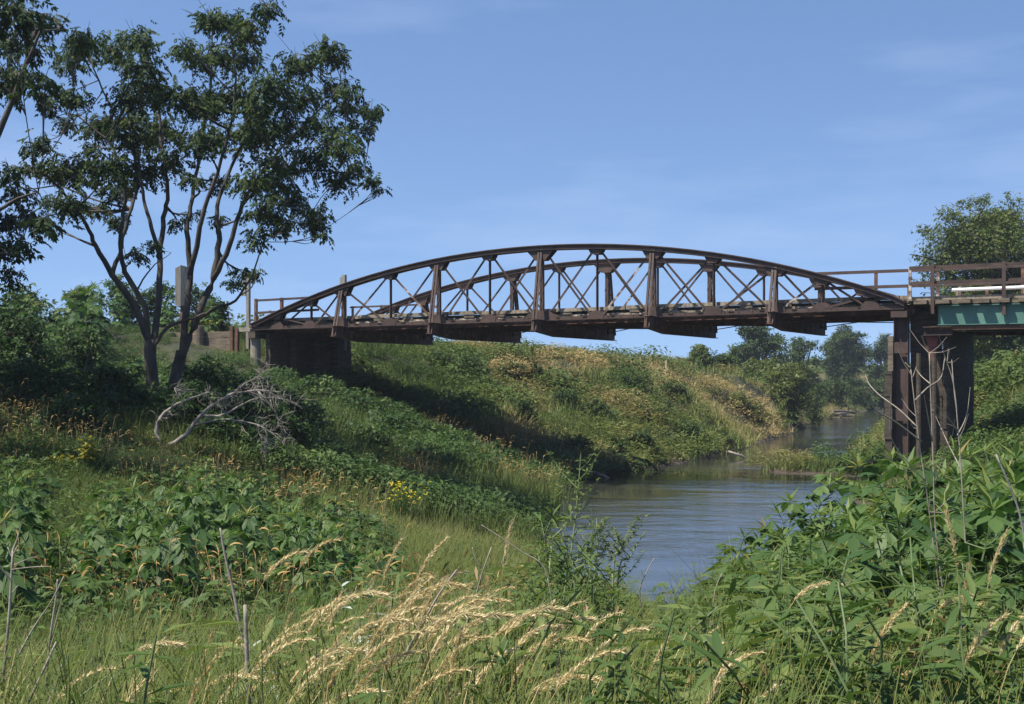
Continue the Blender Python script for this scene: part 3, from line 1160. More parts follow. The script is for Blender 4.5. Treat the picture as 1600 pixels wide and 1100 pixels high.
# wing wall of timber lagging with round posts
wg = empty('timber_wing_wall', BA(-7.8, -.1, .3), 0, 'weathered plank retaining wall behind the big tree, left of the bridge', 'retaining wall')
BASE = Vector(wg.location)
lagging(BA(-11.5, .0, 0), BA(-6.56, .0, 0), -.2, 1.5, .12, 'plank_wall', M['timber'], wg, .30, .0)
for t, z1, mat in ((-9.0, 1.55, 'greywood'), (-7.98, 1.52, 'timber'), (-7.25, 1.72, 'timber'), (-10.2, 1.5, 'timber')):
    mb = MB()
    mb.tube([BA(t, -.2, -.2), BA(t, -.2, z1 - .02), BA(t, -.2, z1)], [.18, .165, .15], 14)
    child(mb, 'round_post', M[mat], wg)


# ------------------------------------------------------------------ things on the left approach
def post_thing(name, p, h, w_, mat, label, cat):
    t = empty(name, p, 0, label, cat)
    return t


p = PX(388, 500, 43.4)
t = empty('marker_post', (p.x, p.y, 1.55), 0, 'tall slim grey timber marker post at the left end of the near railing', 'marker post')
mb = MB()
mb.bar((0, 0, -.6), (0, 0, 1.95), .11, .11, TA)
mb.build('post', M['greywood'], t)
mb = MB()
mb.bar((-.14, -.0, 1.15), (-.14, -.0, 1.95), .05, .14, TA)
mb.build('board', M['greywood'], t)
p = PX(538, 470, 46.4)
t = empty('marker_post', (p.x, p.y, 1.55), 0, 'short grey timber marker post showing above the arch at the left floor beam', 'marker post')
mb = MB()
mb.bar((0, 0, -.6), (0, 0, 2.08), .13, .12, TA)
mb.build('post', M['greywood'], t)
mb = MB()
mb.bar((-.11, 0, 1.45), (-.11, 0, 2.0), .03, .1, TA)
mb.build('board', M['greywood'], t)
p = PX(284, 460, 44.5)
t = empty('sign_box', (p.x, p.y, 1.5), 0, 'grey two sided warning sign boards on a post behind the tree', 'sign')
mb = MB()
mb.bar((0, .1, -.8), (0, .1, 1.4), .10, .10, TA)
mb.build('post', M['rust'], t)
mb = MB()
mb.prism([(-.25, .12, .95), (-.01, -.12, .93), (-.01, -.12, 2.30), (-.25, .12, 2.22)], (.02, .02, 0))
mb.build('sign_board', M['panel'], t)
mb = MB()
mb.prism([(.0, -.125, .93), (.24, .0, .95), (.24, .0, 2.24), (.0, -.125, 2.31)], (-.02, .03, 0))
mb.build('sign_board', M['greywood'], t)

p = PX(1040, 566, 65)
z = H(p.x, p.y)
mb = MB()
mb.bar((0, 0, -.3), (.02, 0, .95), .07, .10, (1, 0, 0))
mb.prism([(-.05, -.03, .95), (.07, -.03, .95), (.03, -.03, 1.05)], (0, .06, 0))
st = mb.build('survey_stake', M['stake'])
st.location = (p.x, p.y, z)
tag(st, 'pale wooden stake standing on the crest of the far bank', 'stake')

# ================================================================== TREES
def hit(px, py, d0=3.0, d1=200.0):
    """world point where the ray through a photo pixel meets the ground or water"""
    d = np.exp(np.linspace(math.log(d0), math.log(d1), 1500))
    x = (px - 800) * d / F
    z = (HY - py) * d / F
    g = np.maximum(hgt(x, d), WZ)
    k = np.argmax(z < g)
    return Vector((x[k], d[k], g[k]))


def leaf_blobs(rng, q, blobs, tpl, size, dens, base=.35, spread=.22, shell=.55, flat=.8, droop=0.0):
    for (c_, r, tb) in blobs:
        n = max(6, int(dens * r * r))
        v = rng.normal(size=(n, 3))
        v /= np.linalg.norm(v, axis=1)[:, None]
        rad_ = r * (shell + (1 - shell) * rng.uniform(0, 1, n) ** .6) * rng.uniform(.5, 1.22, n)
        p = np.array(c_)[None] + v * rad_[:, None] * np.array([1, 1, flat])
        yaw = np.arctan2(v[:, 1], v[:, 0]) + rng.uniform(-1, 1, n)
        pit = rng.uniform(-.5, .7, n) + droop
        scatter(q, tpl, p, rotm(yaw, pit, rng.uniform(-.7, .7, n)), size * rng.uniform(.65, 1.25, n), base + tb + rng.uniform(-spread, spread, n))


def limb_pts(pl, n=4):
    """smooth a polyline (catmull-rom)"""
    P = [Vector(p) for p in pl]
    P = [P[0] * 2 - P[1]] + P + [P[-1] * 2 - P[-2]]
    o = []
    for i in range(1, len(P) - 2):
        for k in range(n):
            u = k / n
            a, b_, c_, d_ = P[i - 1], P[i], P[i + 1], P[i + 2]
            o.append(.5 * ((2 * b_) + (c_ - a) * u + (2 * a - 5 * b_ + 4 * c_ - d_) * u * u + (3 * b_ - a - 3 * c_ + d_) * u ** 3))
    o.append(P[-2])
    return o


def photo_tree(name, label, D, limbs, blobs, seed, dens, leafsize, dsp=2.0):
    """tree whose limbs and leaf masses sit at given photo places at depth D, with real depth spread"""
    rng = np.random.default_rng(seed)
    rr = random.Random(seed)
    x0, y0 = limbs[0][0][0][0], limbs[0][0][0][1]
    root = PX(x0, y0, D)
    g = H(root.x, root.y)
    limbs = [(pl, r0 * .70, r1 * .8, dy) for pl, r0, r1, dy in limbs]
    t = empty(name, (root.x, root.y, g), 0, label, 'tree')
    O = Vector((root.x, root.y, g))
    mb = MB()
    nodes = []
    for (pl, r0, r1, dy) in limbs:
        m_ = len(pl)
        pts = [PX(x, y, D + dy * (i / (m_ - 1))) for i, (x, y) in enumerate(pl)]
        if dy == 0 or pl[0][1] > 600:
            pts[0] = Vector((pts[0].x, pts[0].y, min(pts[0].z, g - .15)))
        sm = limb_pts(pts, 4)
        sm = [p + Vector((rr.uniform(-.02, .02), rr.uniform(-.02, .02), 0)) for p in sm]
        nn = len(sm)
        mb.tube([p - O for p in sm], [r0 + (r1 - r0) * i / (nn - 1) for i in range(nn)], 7)
        for i, p in enumerate(sm):
            if i > nn * .35:
                nodes.append((p, r0 + (r1 - r0) * i / (nn - 1)))
    B = []
    for (x, y, r) in blobs:
        c_ = PX(x, y, D + rr.uniform(-1.0, 1.1) * dsp)
        R = r * D / F
        B.append((c_ - O, R, rr.uniform(-.15, .12)))
        q = min(nodes, key=lambda n_: (n_[0] - c_).length + .45 * max(0, .55 * math.hypot(n_[0].x - c_.x, n_[0].y - c_.y) - (c_.z - n_[0].z)))
        a = q[0]
        mid = (a + c_) / 2 + Vector((rr.uniform(-.15, .15), rr.uniform(-.15, .15), -.05 * (c_ - a).length))
        tw = limb_pts([a, mid, c_], 3)
        r_ = min(q[1] * .7, .035)
        mb.tube([p - O for p in tw], [r_ + (.008 - r_) * i / (len(tw) - 1) for i in range(len(tw))], 5, False)
        for k in range(6):
            e = c_ + Vector((rr.gauss(0, .6), rr.gauss(0, .6), rr.gauss(.1, .5))) * R
            s = tw[rr.randint(len(tw) // 2, len(tw) - 1)]
            mb.tube([s - O, (s + e) / 2 - O + Vector((0, 0, -.05)), e - O], [.010, .007, .003], 4, False)
    mb.build('trunk', M['bark'], t, True)
    q = Q()
    tpls = [pinnate(rng, 4, 1.0), pinnate(rng, 3, 1.0), pinnate(rng, 5, 1.0)]
    for k, tp in enumerate(tpls):
        leaf_blobs(rng, q, B, tp, leafsize, dens / 3, .45, .28, .0, .85, .25)
    q.build('crown', M['tree_leaf'], t)
    return t


A_LIMBS = [
    ([(240, 655), (237, 590), (234, 530)], .20, .155, 0),
    ([(234, 535), (205, 470), (175, 430), (150, 385), (135, 350), (98, 300), (60, 260)], .115, .02, -1.2),
    ([(175, 430), (185, 400), (200, 340), (215, 290), (205, 230), (170, 160), (140, 90)], .075, .018, .8),
    ([(233, 540), (226, 480), (196, 425), (188, 395), (192, 330), (195, 300), (175, 230), (120, 180)], .10, .02, -.4),
    ([(238, 550), (247, 470), (250, 405), (256, 340), (262, 300), (252, 220), (240, 110), (215, 50)], .11, .02, 1.4),
    ([(250, 405), (234, 345), (222, 300), (215, 240), (205, 180)], .07, .02, .3),
    ([(262, 660), (272, 600), (285, 550)], .19, .15, .6),
    ([(283, 560), (290, 490), (297, 425), (292, 360), (300, 310), (312, 240), (330, 120), (330, 30)], .115, .018, 1.0),
    ([(297, 430), (310, 370), (325, 310), (345, 250), (368, 150), (358, 40)], .09, .018, -.8),
    ([(284, 560), (308, 495), (332, 435), (342, 375), (338, 335), (352, 280), (400, 190), (480, 85)], .13, .018, .6),
    ([(333, 435), (358, 385), (375, 330), (395, 290), (450, 220), (520, 150)], .09, .018, -.5),
    ([(380, 320), (410, 290), (470, 268), (540, 270), (592, 285)], .05, .01, -1.2),
    ([(395, 290), (440, 290), (480, 320), (505, 360)], .04, .01, .8),
    ([(306, 500), (340, 480), (367, 470), (393, 432), (412, 378)], .06, .015, -.8),
    ([(228, 560), (262, 512), (300, 498), (320, 490)], .06, .03, -.2),
    ([(213, 455), (235, 420), (268, 395)], .03, .008, -.6),
]
A_BLOBS = [(110, 95, 34), (130, 60, 30), (175, 75, 38), (215, 55, 30), (215, 100, 40), (120, 150, 24), (105, 190, 22), (150, 200, 36), (205, 150, 40), (240, 135, 40),
           (80, 165, 22), (60, 225, 30), (45, 260, 24), (95, 265, 36), (135, 260, 40), (170, 260, 40), (105, 320, 34), (150, 325, 26), (70, 345, 24), (205, 210, 44), (250, 200, 50), (220, 265, 40), (265, 250, 40),
           (330, 30, 28), (362, 35, 30), (395, 40, 20), (310, 90, 34), (345, 85, 40), (385, 90, 36), (280, 150, 40), (325, 155, 46), (375, 150, 50), (425, 130, 40), (465, 95, 34), (500, 85, 28), (528, 90, 22), (530, 135, 30),
           (475, 150, 42), (435, 195, 46), (385, 215, 46), (335, 215, 40), (300, 215, 36), (500, 195, 38), (548, 140, 20), (550, 165, 20), (540, 225, 34), (490, 245, 38), (555, 260, 24), (530, 280, 30), (580, 280, 18), (596, 295, 12), (440, 260, 46), (395, 280, 36),
           (345, 280, 22), (455, 310, 36), (495, 330, 24), (507, 365, 12), (425, 335, 28), (400, 365, 24), (440, 355, 18), (378, 425, 18), (365, 440, 14), (400, 425, 10), (215, 395, 20), (275, 345, 14), (300, 335, 14), (240, 380, 12), (345, 340, 14)]
_rf = random.Random(12)
for _k in range(46):      # filler masses between the main ones
    _b0 = _rf.choice(A_BLOBS[:58])
    A_BLOBS.append((_b0[0] + _rf.uniform(-38, 38), min(_b0[1] + _rf.uniform(-34, 40), 350), _rf.uniform(16, 27)))
photo_tree('shade_tree', 'tall leafy tree with many slim stems standing left of the bridge', 27.0, A_LIMBS, A_BLOBS, 4, 560, .20)

B_LIMBS = [([(-95, 690), (-90, 540), (-80, 430)], .24, .17, 0),
           ([(-80, 430), (-40, 300), (10, 180), (50, 80), (75, 20)], .12, .02, -.5),
           ([(-82, 440), (-60, 380), (-20, 340), (30, 310), (60, 300)], .09, .015, -1.0),
           ([(-78, 420), (-110, 260), (-130, 60), (-150, -60)], .14, .03, 1.0),
           ([(-85, 440), (-150, 330), (-210, 230), (-260, 120)], .12, .02, .4),
           ([(-60, 380), (-20, 390), (20, 400)], .05, .012, .4)]
B_BLOBS = [(20, 15, 40), (60, 35, 28), (85, 25, 18), (20, 60, 36), (55, 75, 24), (10, 110, 32), (45, 118, 28), (65, 128, 18), (15, 140, 22), (-20, 60, 50), (-40, 150, 50), (-10, 185, 14),
           (15, 265, 18), (30, 300, 30), (-10, 300, 36), (10, 340, 34), (45, 335, 22), (5, 385, 34), (35, 380, 20), (15, 425, 22), (-30, 400, 40), (-60, 250, 60), (-100, 150, 70), (-130, 50, 70), (-80, -20, 70),
           (-160, 160, 70), (-200, 260, 60), (-220, 120, 70), (-160, 330, 50), (-120, -80, 60), (0, -50, 50), (60, -30, 30), (70, 345, 14), (-100, 380, 50), (-60, 470, 60), (-140, 440, 70), (-230, 380, 80), (-300, 250, 90), (-50, 180, 70), (-110, 60, 80), (-30, 370, 50), (-190, 60, 80), (-250, 500, 60), (-60, 100, 70), (-60, 330, 80), (-20, 230, 60), (-100, 260, 90), (-150, 380, 80), (-100, 470, 60), (-200, 180, 90), (-260, 330, 90), (-170, 260, 90), (-70, 30, 80), (-320, 400, 80), (-60, 420, 60), (-280, 180, 90), (-380, 300, 100), (-400, 150, 100), (-330, 480, 80), (-420, 430, 90), (-120, 540, 60), (-220, 560, 60), (-360, 40, 90), (-460, 260, 90)]
B_BLOBS = [(x if x >= 0 else x - 50, y, r) for x, y, r in B_BLOBS]
photo_tree('shade_tree', 'dark leafy tree cut by the left edge, only its branches in view', 22.5, B_LIMBS, B_BLOBS, 9, 520, .235, 3.2)


def far_tree(name, label, px, ytop, ybase, wpx, D, seed, mat='far_leaf', nb=16, leaf=.20, dens=95, cat='tree', group=None, lobes=None, trunk=.25, low=.25, tb=0.0, flat=.85):
    rng = np.random.default_rng(seed)
    rr = random.Random(seed)
    X = (px - 800) * D / F
    g = H(X, D)
    top = (HY - ytop) * D / F
    zb = min((HY - ybase) * D / F, g)
    hgt_ = top - g
    W_ = wpx * D / F / 2
    t = empty(name, (X, D, g), 0, label, cat, group)
    B = []
    mb = MB()
    fork = hgt_ * low
    mb.tube(limb_pts([(0, 0, -.4), (rr.uniform(-.1, .1), 0, fork * .5), (rr.uniform(-.2, .2), 0, fork)], 3), [trunk * (1 - .06 * i) for i in range(7)], 7)
    for i in range(nb):
        a = rr.uniform(0, 2 * math.pi)
        u = (i + .5) / nb
        z = hgt_ * (low + (1 - low) * u)
        prof = math.sin(math.pi * (.20 + .72 * u)) ** .6
        if lobes:
            prof *= lobes(u)
        r = W_ * rr.uniform(.28, .44) * (.7 + .3 * prof)
        rad_ = max(0, W_ * prof - r * .8) * rr.uniform(.35, 1.0)
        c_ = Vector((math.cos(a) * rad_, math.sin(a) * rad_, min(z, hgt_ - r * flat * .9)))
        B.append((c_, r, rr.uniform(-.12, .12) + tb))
        mid = Vector((c_.x * .45, c_.y * .45, fork + (c_.z - fork) * .55))
        mb.tube(limb_pts([(0, 0, fork * .9), mid, c_], 3), [trunk * .5 * (1 - i / 7.5) + .01 for i in range(7)], 5, False)
        for k in range(4):
            e = c_ + Vector((rr.gauss(0, .6), rr.gauss(0, .6), rr.gauss(.1, .5))) * r
            mb.tube([c_, (c_ + e) / 2 + Vector((0, 0, .05)), e], [trunk * .12, trunk * .08, .01], 4, False)
        for k in range(3):
            v = Vector((rr.gauss(0, 1), rr.gauss(0, 1), rr.gauss(.2, .8))).normalized() * r * rr.uniform(.8, 1.25)
            B.append((c_ + v, r * rr.uniform(.25, .45), rr.uniform(-.12, .15) + tb))
    mb.build('trunk', M['bark'], t, True)
    q = Q()
    tp = merge_tpl((leafy(rng, 5, .5, .6, .75, LEAF, .3, .08), 0))
    leaf_blobs(rng, q, B, tp, leaf * 1.6, dens * 2.6 / (leaf * 5), .52, .2, .3, flat, .05)
    q.build('crown', M[mat], t)
    return t


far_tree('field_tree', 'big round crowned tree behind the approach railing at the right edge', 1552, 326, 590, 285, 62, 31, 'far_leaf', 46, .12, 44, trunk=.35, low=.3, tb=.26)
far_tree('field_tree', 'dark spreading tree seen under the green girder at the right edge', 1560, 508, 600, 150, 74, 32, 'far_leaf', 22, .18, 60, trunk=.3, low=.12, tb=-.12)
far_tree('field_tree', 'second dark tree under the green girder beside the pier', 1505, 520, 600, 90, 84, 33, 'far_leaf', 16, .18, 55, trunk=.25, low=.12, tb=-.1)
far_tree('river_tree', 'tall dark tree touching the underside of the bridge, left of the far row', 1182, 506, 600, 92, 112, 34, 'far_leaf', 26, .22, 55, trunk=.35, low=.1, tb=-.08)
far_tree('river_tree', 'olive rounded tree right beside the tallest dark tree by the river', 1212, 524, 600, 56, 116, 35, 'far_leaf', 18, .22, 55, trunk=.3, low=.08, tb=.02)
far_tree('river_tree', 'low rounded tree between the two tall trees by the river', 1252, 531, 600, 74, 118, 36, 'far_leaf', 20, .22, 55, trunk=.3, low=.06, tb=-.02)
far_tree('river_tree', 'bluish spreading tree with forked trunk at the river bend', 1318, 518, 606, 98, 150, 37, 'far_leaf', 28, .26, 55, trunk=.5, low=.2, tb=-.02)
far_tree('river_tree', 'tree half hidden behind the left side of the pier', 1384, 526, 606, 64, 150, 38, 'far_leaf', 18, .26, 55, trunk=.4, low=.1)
far_tree('river_tree', 'low dark thicket tree under the pier side tree at the river bend', 1368, 572, 612, 50, 140, 39, 'far_leaf', 14, .24, 45, trunk=.3, low=.05, tb=-.05)
far_tree('willow_bush', 'large yellow green willow bush above the far water edge', 1222, 572, 662, 126, 82, 41, 'willow', 36, .12, 52, 'bush', trunk=.12, low=.06, tb=.15)
far_tree('willow_bush', 'smaller yellow green bush on the slope left of the large willow', 1186, 566, 612, 60, 84, 42, 'willow', 18, .15, 60, 'bush', trunk=.1, low=.06, tb=-.05)
far_tree('crest_bush', 'low spreading green bush on the crest beside the wooden stake', 1094, 541, 572, 56, 76, 43, 'far_leaf', 16, .14, 70, 'bush', trunk=.1, low=.05, tb=.1)
far_tree('crest_bush', 'small green bush trailing down the crest under the tall dark tree', 1128, 556, 582, 60, 78, 44, 'far_leaf', 14, .14, 70, 'bush', trunk=.1, low=.05, tb=.05)
far_tree('crest_bush', 'narrow dark bush on the crest left of the tallest dark tree', 1143, 545, 575, 26, 90, 45, 'far_leaf', 12, .15, 60, 'bush', trunk=.1, low=.05, tb=0)
for k, (px, yt, yb, wp, D, lab) in enumerate([
        (1272, 600, 656, 52, 90, 'dark shrub at the foot of the large willow by the water'),
        (1300, 594, 640, 80, 122, 'broad low shrub on the far bank at the river bend'),
        (1345, 590, 636, 80, 130, 'green shrub on the far bank left of the pier'),
        (1385, 592, 640, 64, 128, 'shrub on the far bank close behind the pier')]):
    far_tree('bank_shrub', lab, px, yt, yb, wp, D, 60 + k, 'far_leaf', 12, .18, 55, 'shrub', trunk=.08, low=.04, tb=-.1 if k == 0 else .05)

# dense dark shrubs round the foot of the big tree and on the road bank
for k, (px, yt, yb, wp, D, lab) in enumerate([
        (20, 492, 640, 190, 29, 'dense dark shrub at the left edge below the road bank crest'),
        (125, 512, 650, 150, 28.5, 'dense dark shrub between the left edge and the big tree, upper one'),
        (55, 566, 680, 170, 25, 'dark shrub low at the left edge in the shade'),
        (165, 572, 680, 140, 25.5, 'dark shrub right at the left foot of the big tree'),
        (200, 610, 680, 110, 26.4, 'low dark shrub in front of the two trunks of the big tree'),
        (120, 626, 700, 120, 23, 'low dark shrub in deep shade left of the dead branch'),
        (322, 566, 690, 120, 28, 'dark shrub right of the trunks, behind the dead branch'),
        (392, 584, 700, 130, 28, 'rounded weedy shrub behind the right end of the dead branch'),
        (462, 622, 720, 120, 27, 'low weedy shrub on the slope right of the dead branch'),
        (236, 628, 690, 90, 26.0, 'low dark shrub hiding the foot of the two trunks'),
        (262, 640, 705, 100, 25.7, 'low dark shrub framed by the two limbs of the dead branch'),  # this and the next two added to darken sunlit grass behind the branch
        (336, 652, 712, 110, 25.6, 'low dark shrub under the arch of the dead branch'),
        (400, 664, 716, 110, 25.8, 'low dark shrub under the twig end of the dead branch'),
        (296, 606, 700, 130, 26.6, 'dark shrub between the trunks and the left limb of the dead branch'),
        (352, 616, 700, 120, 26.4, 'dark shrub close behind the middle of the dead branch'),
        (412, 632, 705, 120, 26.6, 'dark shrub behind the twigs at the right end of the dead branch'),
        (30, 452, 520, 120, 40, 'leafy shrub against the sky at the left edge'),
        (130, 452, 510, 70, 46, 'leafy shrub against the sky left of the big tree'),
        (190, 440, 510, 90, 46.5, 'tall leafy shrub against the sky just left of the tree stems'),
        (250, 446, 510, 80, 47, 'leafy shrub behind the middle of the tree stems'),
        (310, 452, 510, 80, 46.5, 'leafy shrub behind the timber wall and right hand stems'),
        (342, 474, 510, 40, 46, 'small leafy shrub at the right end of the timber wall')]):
    far_tree('bank_shrub', lab, px, yt, yb, wp, D, 160 + k, 'weed', 22 if wp > 100 else 16, .085 if D < 38 else .12, 34 if D < 38 else 44, 'shrub', trunk=.05, low=.04, tb=-.12 if D < 38 else .05)  # near shrubs tinted darker, the tree shade put into their leaf colour

# leafy mounds of tall weeds down the slope
_rm = random.Random(31)
for k, (px, py) in enumerate([(500, 612), (545, 640), (590, 664), (640, 690), (690, 706), (740, 722), (790, 738), (470, 668), (520, 686), (570, 712), (620, 726), (680, 742),
                              (560, 660), (610, 690), (740, 745), (655, 668), (420, 640), (500, 640), (440, 606), (480, 634), (530, 622), (570, 644), (615, 668), (665, 700), (715, 718), (765, 736), (545, 690), (595, 716), (645, 736), (700, 752), (820, 752), (495, 704), (455, 690), (530, 740), (580, 752), (480, 735), (430, 715)]):
    p = hit(px, py, 15)
    wp = _rm.uniform(60, 100)
    far_tree('weed_mound', 'leafy mound of tall weeds on the slope below the left end of the bridge', px, py - _rm.uniform(26, 46), py + 8, wp, p.y, 220 + k, 'weed', 12, .085, 30, 'weeds',
             group='weed mounds on the left slope', trunk=.03, low=.03, tb=_rm.uniform(-.12, .1))

# low shrubby clumps in the far bank grass
for k, (px, py, wp, hp, tb) in enumerate([(738, 588, 60, 26, -.15), (790, 592, 66, 24, -.2), (838, 594, 50, 20, -.1), (690, 572, 60, 18, -.1), (930, 660, 60, 34, -.1), (1004, 712, 70, 36, -.1), (1075, 690, 60, 32, 0),  # first dark clumps added to stand in for the shade of the overhang
                                          (1128, 700, 60, 34, .1), (1188, 664, 56, 30, .1), (905, 722, 60, 40, -.05), (962, 722, 50, 34, -.05), (1050, 620, 60, 22, -.1), (985, 610, 54, 20, -.05), (880, 640, 60, 30, 0),
                                          (1155, 640, 56, 26, .1), (1215, 668, 44, 24, .15), (820, 660, 54, 30, 0)]):
    p = hit(px, py, 40)
    far_tree('bank_clump', 'low added shrubby clump in the grass of the far bank slope', px, py - hp, py + 6, wp, p.y, 260 + k, 'willow' if tb > .05 else 'far_leaf', 11, .09, 40, 'shrub',
             group='shrubby clumps on the far bank', trunk=.03, low=.03, tb=tb)

# sapling on the crest with tiers of compound leaves
p = hit(980, 556, 45)
sp = empty('crest_sapling', p, 0, 'small sapling with feathery leaves alone on the far crest', 'sapling')
rng = np.random.default_rng(77)
mb = MB()
mb.tube([(0, 0, -.2), (.03, 0, .25), (-.02, 0, .55)], [.025, .02, .012], 5)
q = Q()
tp = pinnate(rng, 7, 1.0)
n = 26
a = rng.uniform(0, 6.28, n)
pos = np.stack([rng.normal(0, .22, n), rng.normal(0, .2, n), rng.uniform(.2, .62, n)], 1)
for k in range(8):
    mb.tube([(0, 0, .3), tuple(pos[k] * .6), tuple(pos[k])], [.012, .008, .004], 4, False)
scatter(q, tp, pos, rotm(np.where(pos[:, 0] > 0, 0, np.pi) + rng.normal(0, .5, n), rng.uniform(-.3, .4, n), rng.uniform(-.3, .3, n)), rng.uniform(.35, .55, n), rng.uniform(.3, .6, n))
mb.build('stem', M['bark'], sp)
q.build('foliage', M['far_leaf'], sp)


# dead bleached branch lying under the tree
def dead_branch():
    D = 21.5
    rr = random.Random(8)
    b0 = hit(262, 705, 10)
    D = b0.y

    t = empty('dead_branch', b0, 0, 'bleached dead branch arching out of the weeds under the tree', 'dead branch')
    mb = MB()
    limbs = [([(252, 700), (245, 678), (250, 655), (268, 636), (300, 622), (330, 612)], .052, .010, .2),
             ([(256, 700), (290, 680), (313, 650), (338, 630), (365, 615), (402, 610), (440, 612)], .050, .010, -.3),
             ([(313, 650), (350, 648), (392, 625), (430, 622), (462, 632)], .028, .008, .3),
             ([(303, 664), (350, 656), (385, 660), (415, 670), (440, 690)], .022, .006, -.6),
             ([(402, 610), (428, 640), (436, 662), (446, 690)], .016, .005, .2),
             ([(268, 636), (276, 618), (272, 606), (282, 612)], .016, .005, .1),
             ([(365, 615), (380, 600), (400, 590), (412, 580)], .014, .004, .3),
             ([(415, 672), (418, 690), (413, 712)], .018, .01, .1)]
    ends = []
    for (pl, r0, r1, dy) in limbs:
        m_ = len(pl)
        pts = limb_pts([PX(x, y, D + dy * i / (m_ - 1)) - b0 for i, (x, y) in enumerate(pl)], 4)
        pts = [p + Vector((rr.uniform(-.012, .012), rr.uniform(-.012, .012), rr.uniform(-.012, .012))) for p in pts]
        mb.tube(pts, [r0 + (r1 - r0) * i / (len(pts) - 1) for i in range(len(pts))], 7)
        ends += [(p, r0 + (r1 - r0) * i / (len(pts) - 1)) for i, p in enumerate(pts) if i > len(pts) * .35]
    mb.build('main_limb', M['deadwood'], t, True)
    mb = MB()
    for k in range(360):
        p, r = ends[rr.randrange(len(ends))]
        d = Vector((rr.uniform(-.2, 1), rr.uniform(-.6, .6), rr.uniform(-.7, .6))).normalized()
        pts = [p]
        l = rr.uniform(.12, .42)
        for j in range(4):
            d = (d + Vector((rr.gauss(0, .3), rr.gauss(0, .3), rr.gauss(-.04, .3)))).normalized()
            pts.append(pts[-1] + d * l * .25)
        mb.tube(pts, [min(r * .5, .007), .005, .004, .003, .0015], 4, False)
        if rr.random() < .6:
            ends.append((pts[2], .006))
    mb.build('twigs', M['deadwood'], t)


dead_branch()


# stones of the old bank protection
def stone(p, r, seed, label, mat='rock'):
    rr = random.Random(seed)
    import bmesh
    bm = bmesh.new()
    bmesh.ops.create_icosphere(bm, subdivisions=2, radius=1)
    ax = [Vector((rr.gauss(0, 1), rr.gauss(0, 1), rr.gauss(0, 1))).normalized() for _ in range(9)]
    cut = [rr.uniform(.6, .9) for _ in ax]
    for v in bm.verts:
        for a_, c_ in zip(ax, cut):
            d = v.co.dot(a_)
            if d > c_:
                v.co -= a_ * (d - c_)
        v.co = Vector((v.co.x * r * 1.25, v.co.y * r, v.co.z * r * .75))
    me = bpy.data.meshes.new('stone')
    bm.to_mesh(me)
    bm.free()
    me.materials.append(M[mat])
    o = bpy.data.objects.new('bank_stone', me)
    COL.objects.link(o)
    o.location = (p.x, p.y, p.z + r * .25)
    o.rotation_euler = (rr.uniform(-.3, .3), rr.uniform(-.3, .3), rr.uniform(0, 6))
    tag(o, label, 'stone', 'stones on the left bank slope')


for k, (x, y, r, lab) in enumerate([
        (508, 668, .17, 'rounded grey stone highest on the weedy slope right of the dead branch'), (527, 694, .20, 'grey stone on the slope just below the highest stone'),
        (541, 712, .19, 'broken grey stone in the middle of the slope above the yellow flowers'), (573, 738, .24, 'largest pale stone above the yellow flowers'),
        (594, 746, .17, 'small stone beside the largest pale stone'), (700, 676, .16, 'flat stone on the shaded slope under the bridge'),
        (738, 668, .16, 'tan stone at the lit edge of the bridge shadow'), (746, 702, .14, 'small stone low in the bridge shadow')]):
    stone(hit(x, y + 4, 15), r, 300 + k, lab)

# driftwood
p = hit(1306, 652, 60)
p.z = WZ
dw = empty('driftwood_pile', p, 0, 'dark driftwood pile at the far water edge below the shrubs', 'driftwood')
rr = random.Random(4)
for k in range(11):
    mb = MB()
    a = rr.uniform(-.5, .5)
    c_ = Vector((rr.uniform(-.9, .9), rr.uniform(-.5, .5), rr.uniform(.05, .5)))
    l = rr.uniform(.4, 1.0)
    mb.tube([c_ - Vector((math.cos(a), rr.uniform(-.3, .3), .3 * math.sin(a))) * l, c_ + Vector((0, 0, .06)), c_ + Vector((math.cos(a), rr.uniform(-.3, .3), math.sin(a) * .5)) * l], [.07, .09, .04], 6)
    mb.build('log', M['bark'], dw, True)
p = hit(934, 746, 20)
mb = MB()
mb.tube([(-.5, .1, .12), (-.1, 0, .16), (.2, -.05, .06), (.5, 0, -.1)], [.06, .05, .04, .03], 7)
lg = mb.build('water_log', M['deadwood'], None, True)
lg.location = (p.x, p.y, WZ)
tag(lg, 'short log poking into the water below the shaded bank', 'log')
p = hit(1156, 716, 30)
mb = MB()
mb.tube([(-.4, .3, .25), (-.25, .1, .2), (-.08, -.05, .15), (.1, -.05, .1), (.2, 0, .0), (.24, 0, -.1)], [.05, .05, .045, .04, .035, .03], 7)
lg = mb.build('bank_root', M['deadwood'], None, True)
lg.location = (p.x, p.y, WZ)
tag(lg, 'pale bent root at the foot of the far grassy bank', 'root')

# ================================================================== GROUND COVER (uncountable)
rng = np.random.default_rng(2024)
_b = hit(262, 705, 10)


def near_branch(x, y):
    """trampled patch in front of the dead branch"""
    return 1 - .55 * np.exp(-((x - _b.x - .5) / 1.6) ** 2 - ((y - _b.y + 1.5) / 2.0) ** 2)



def under_deck(x, y):
    o = (x - .871) * TA.x + (y - 38) * TA.y
    return (o > -.2) & (o < TW + .4) & (x < 0) & (y > 38)


def land(x, y, m_=.05):
    return hbase(x, y) > WZ + m_


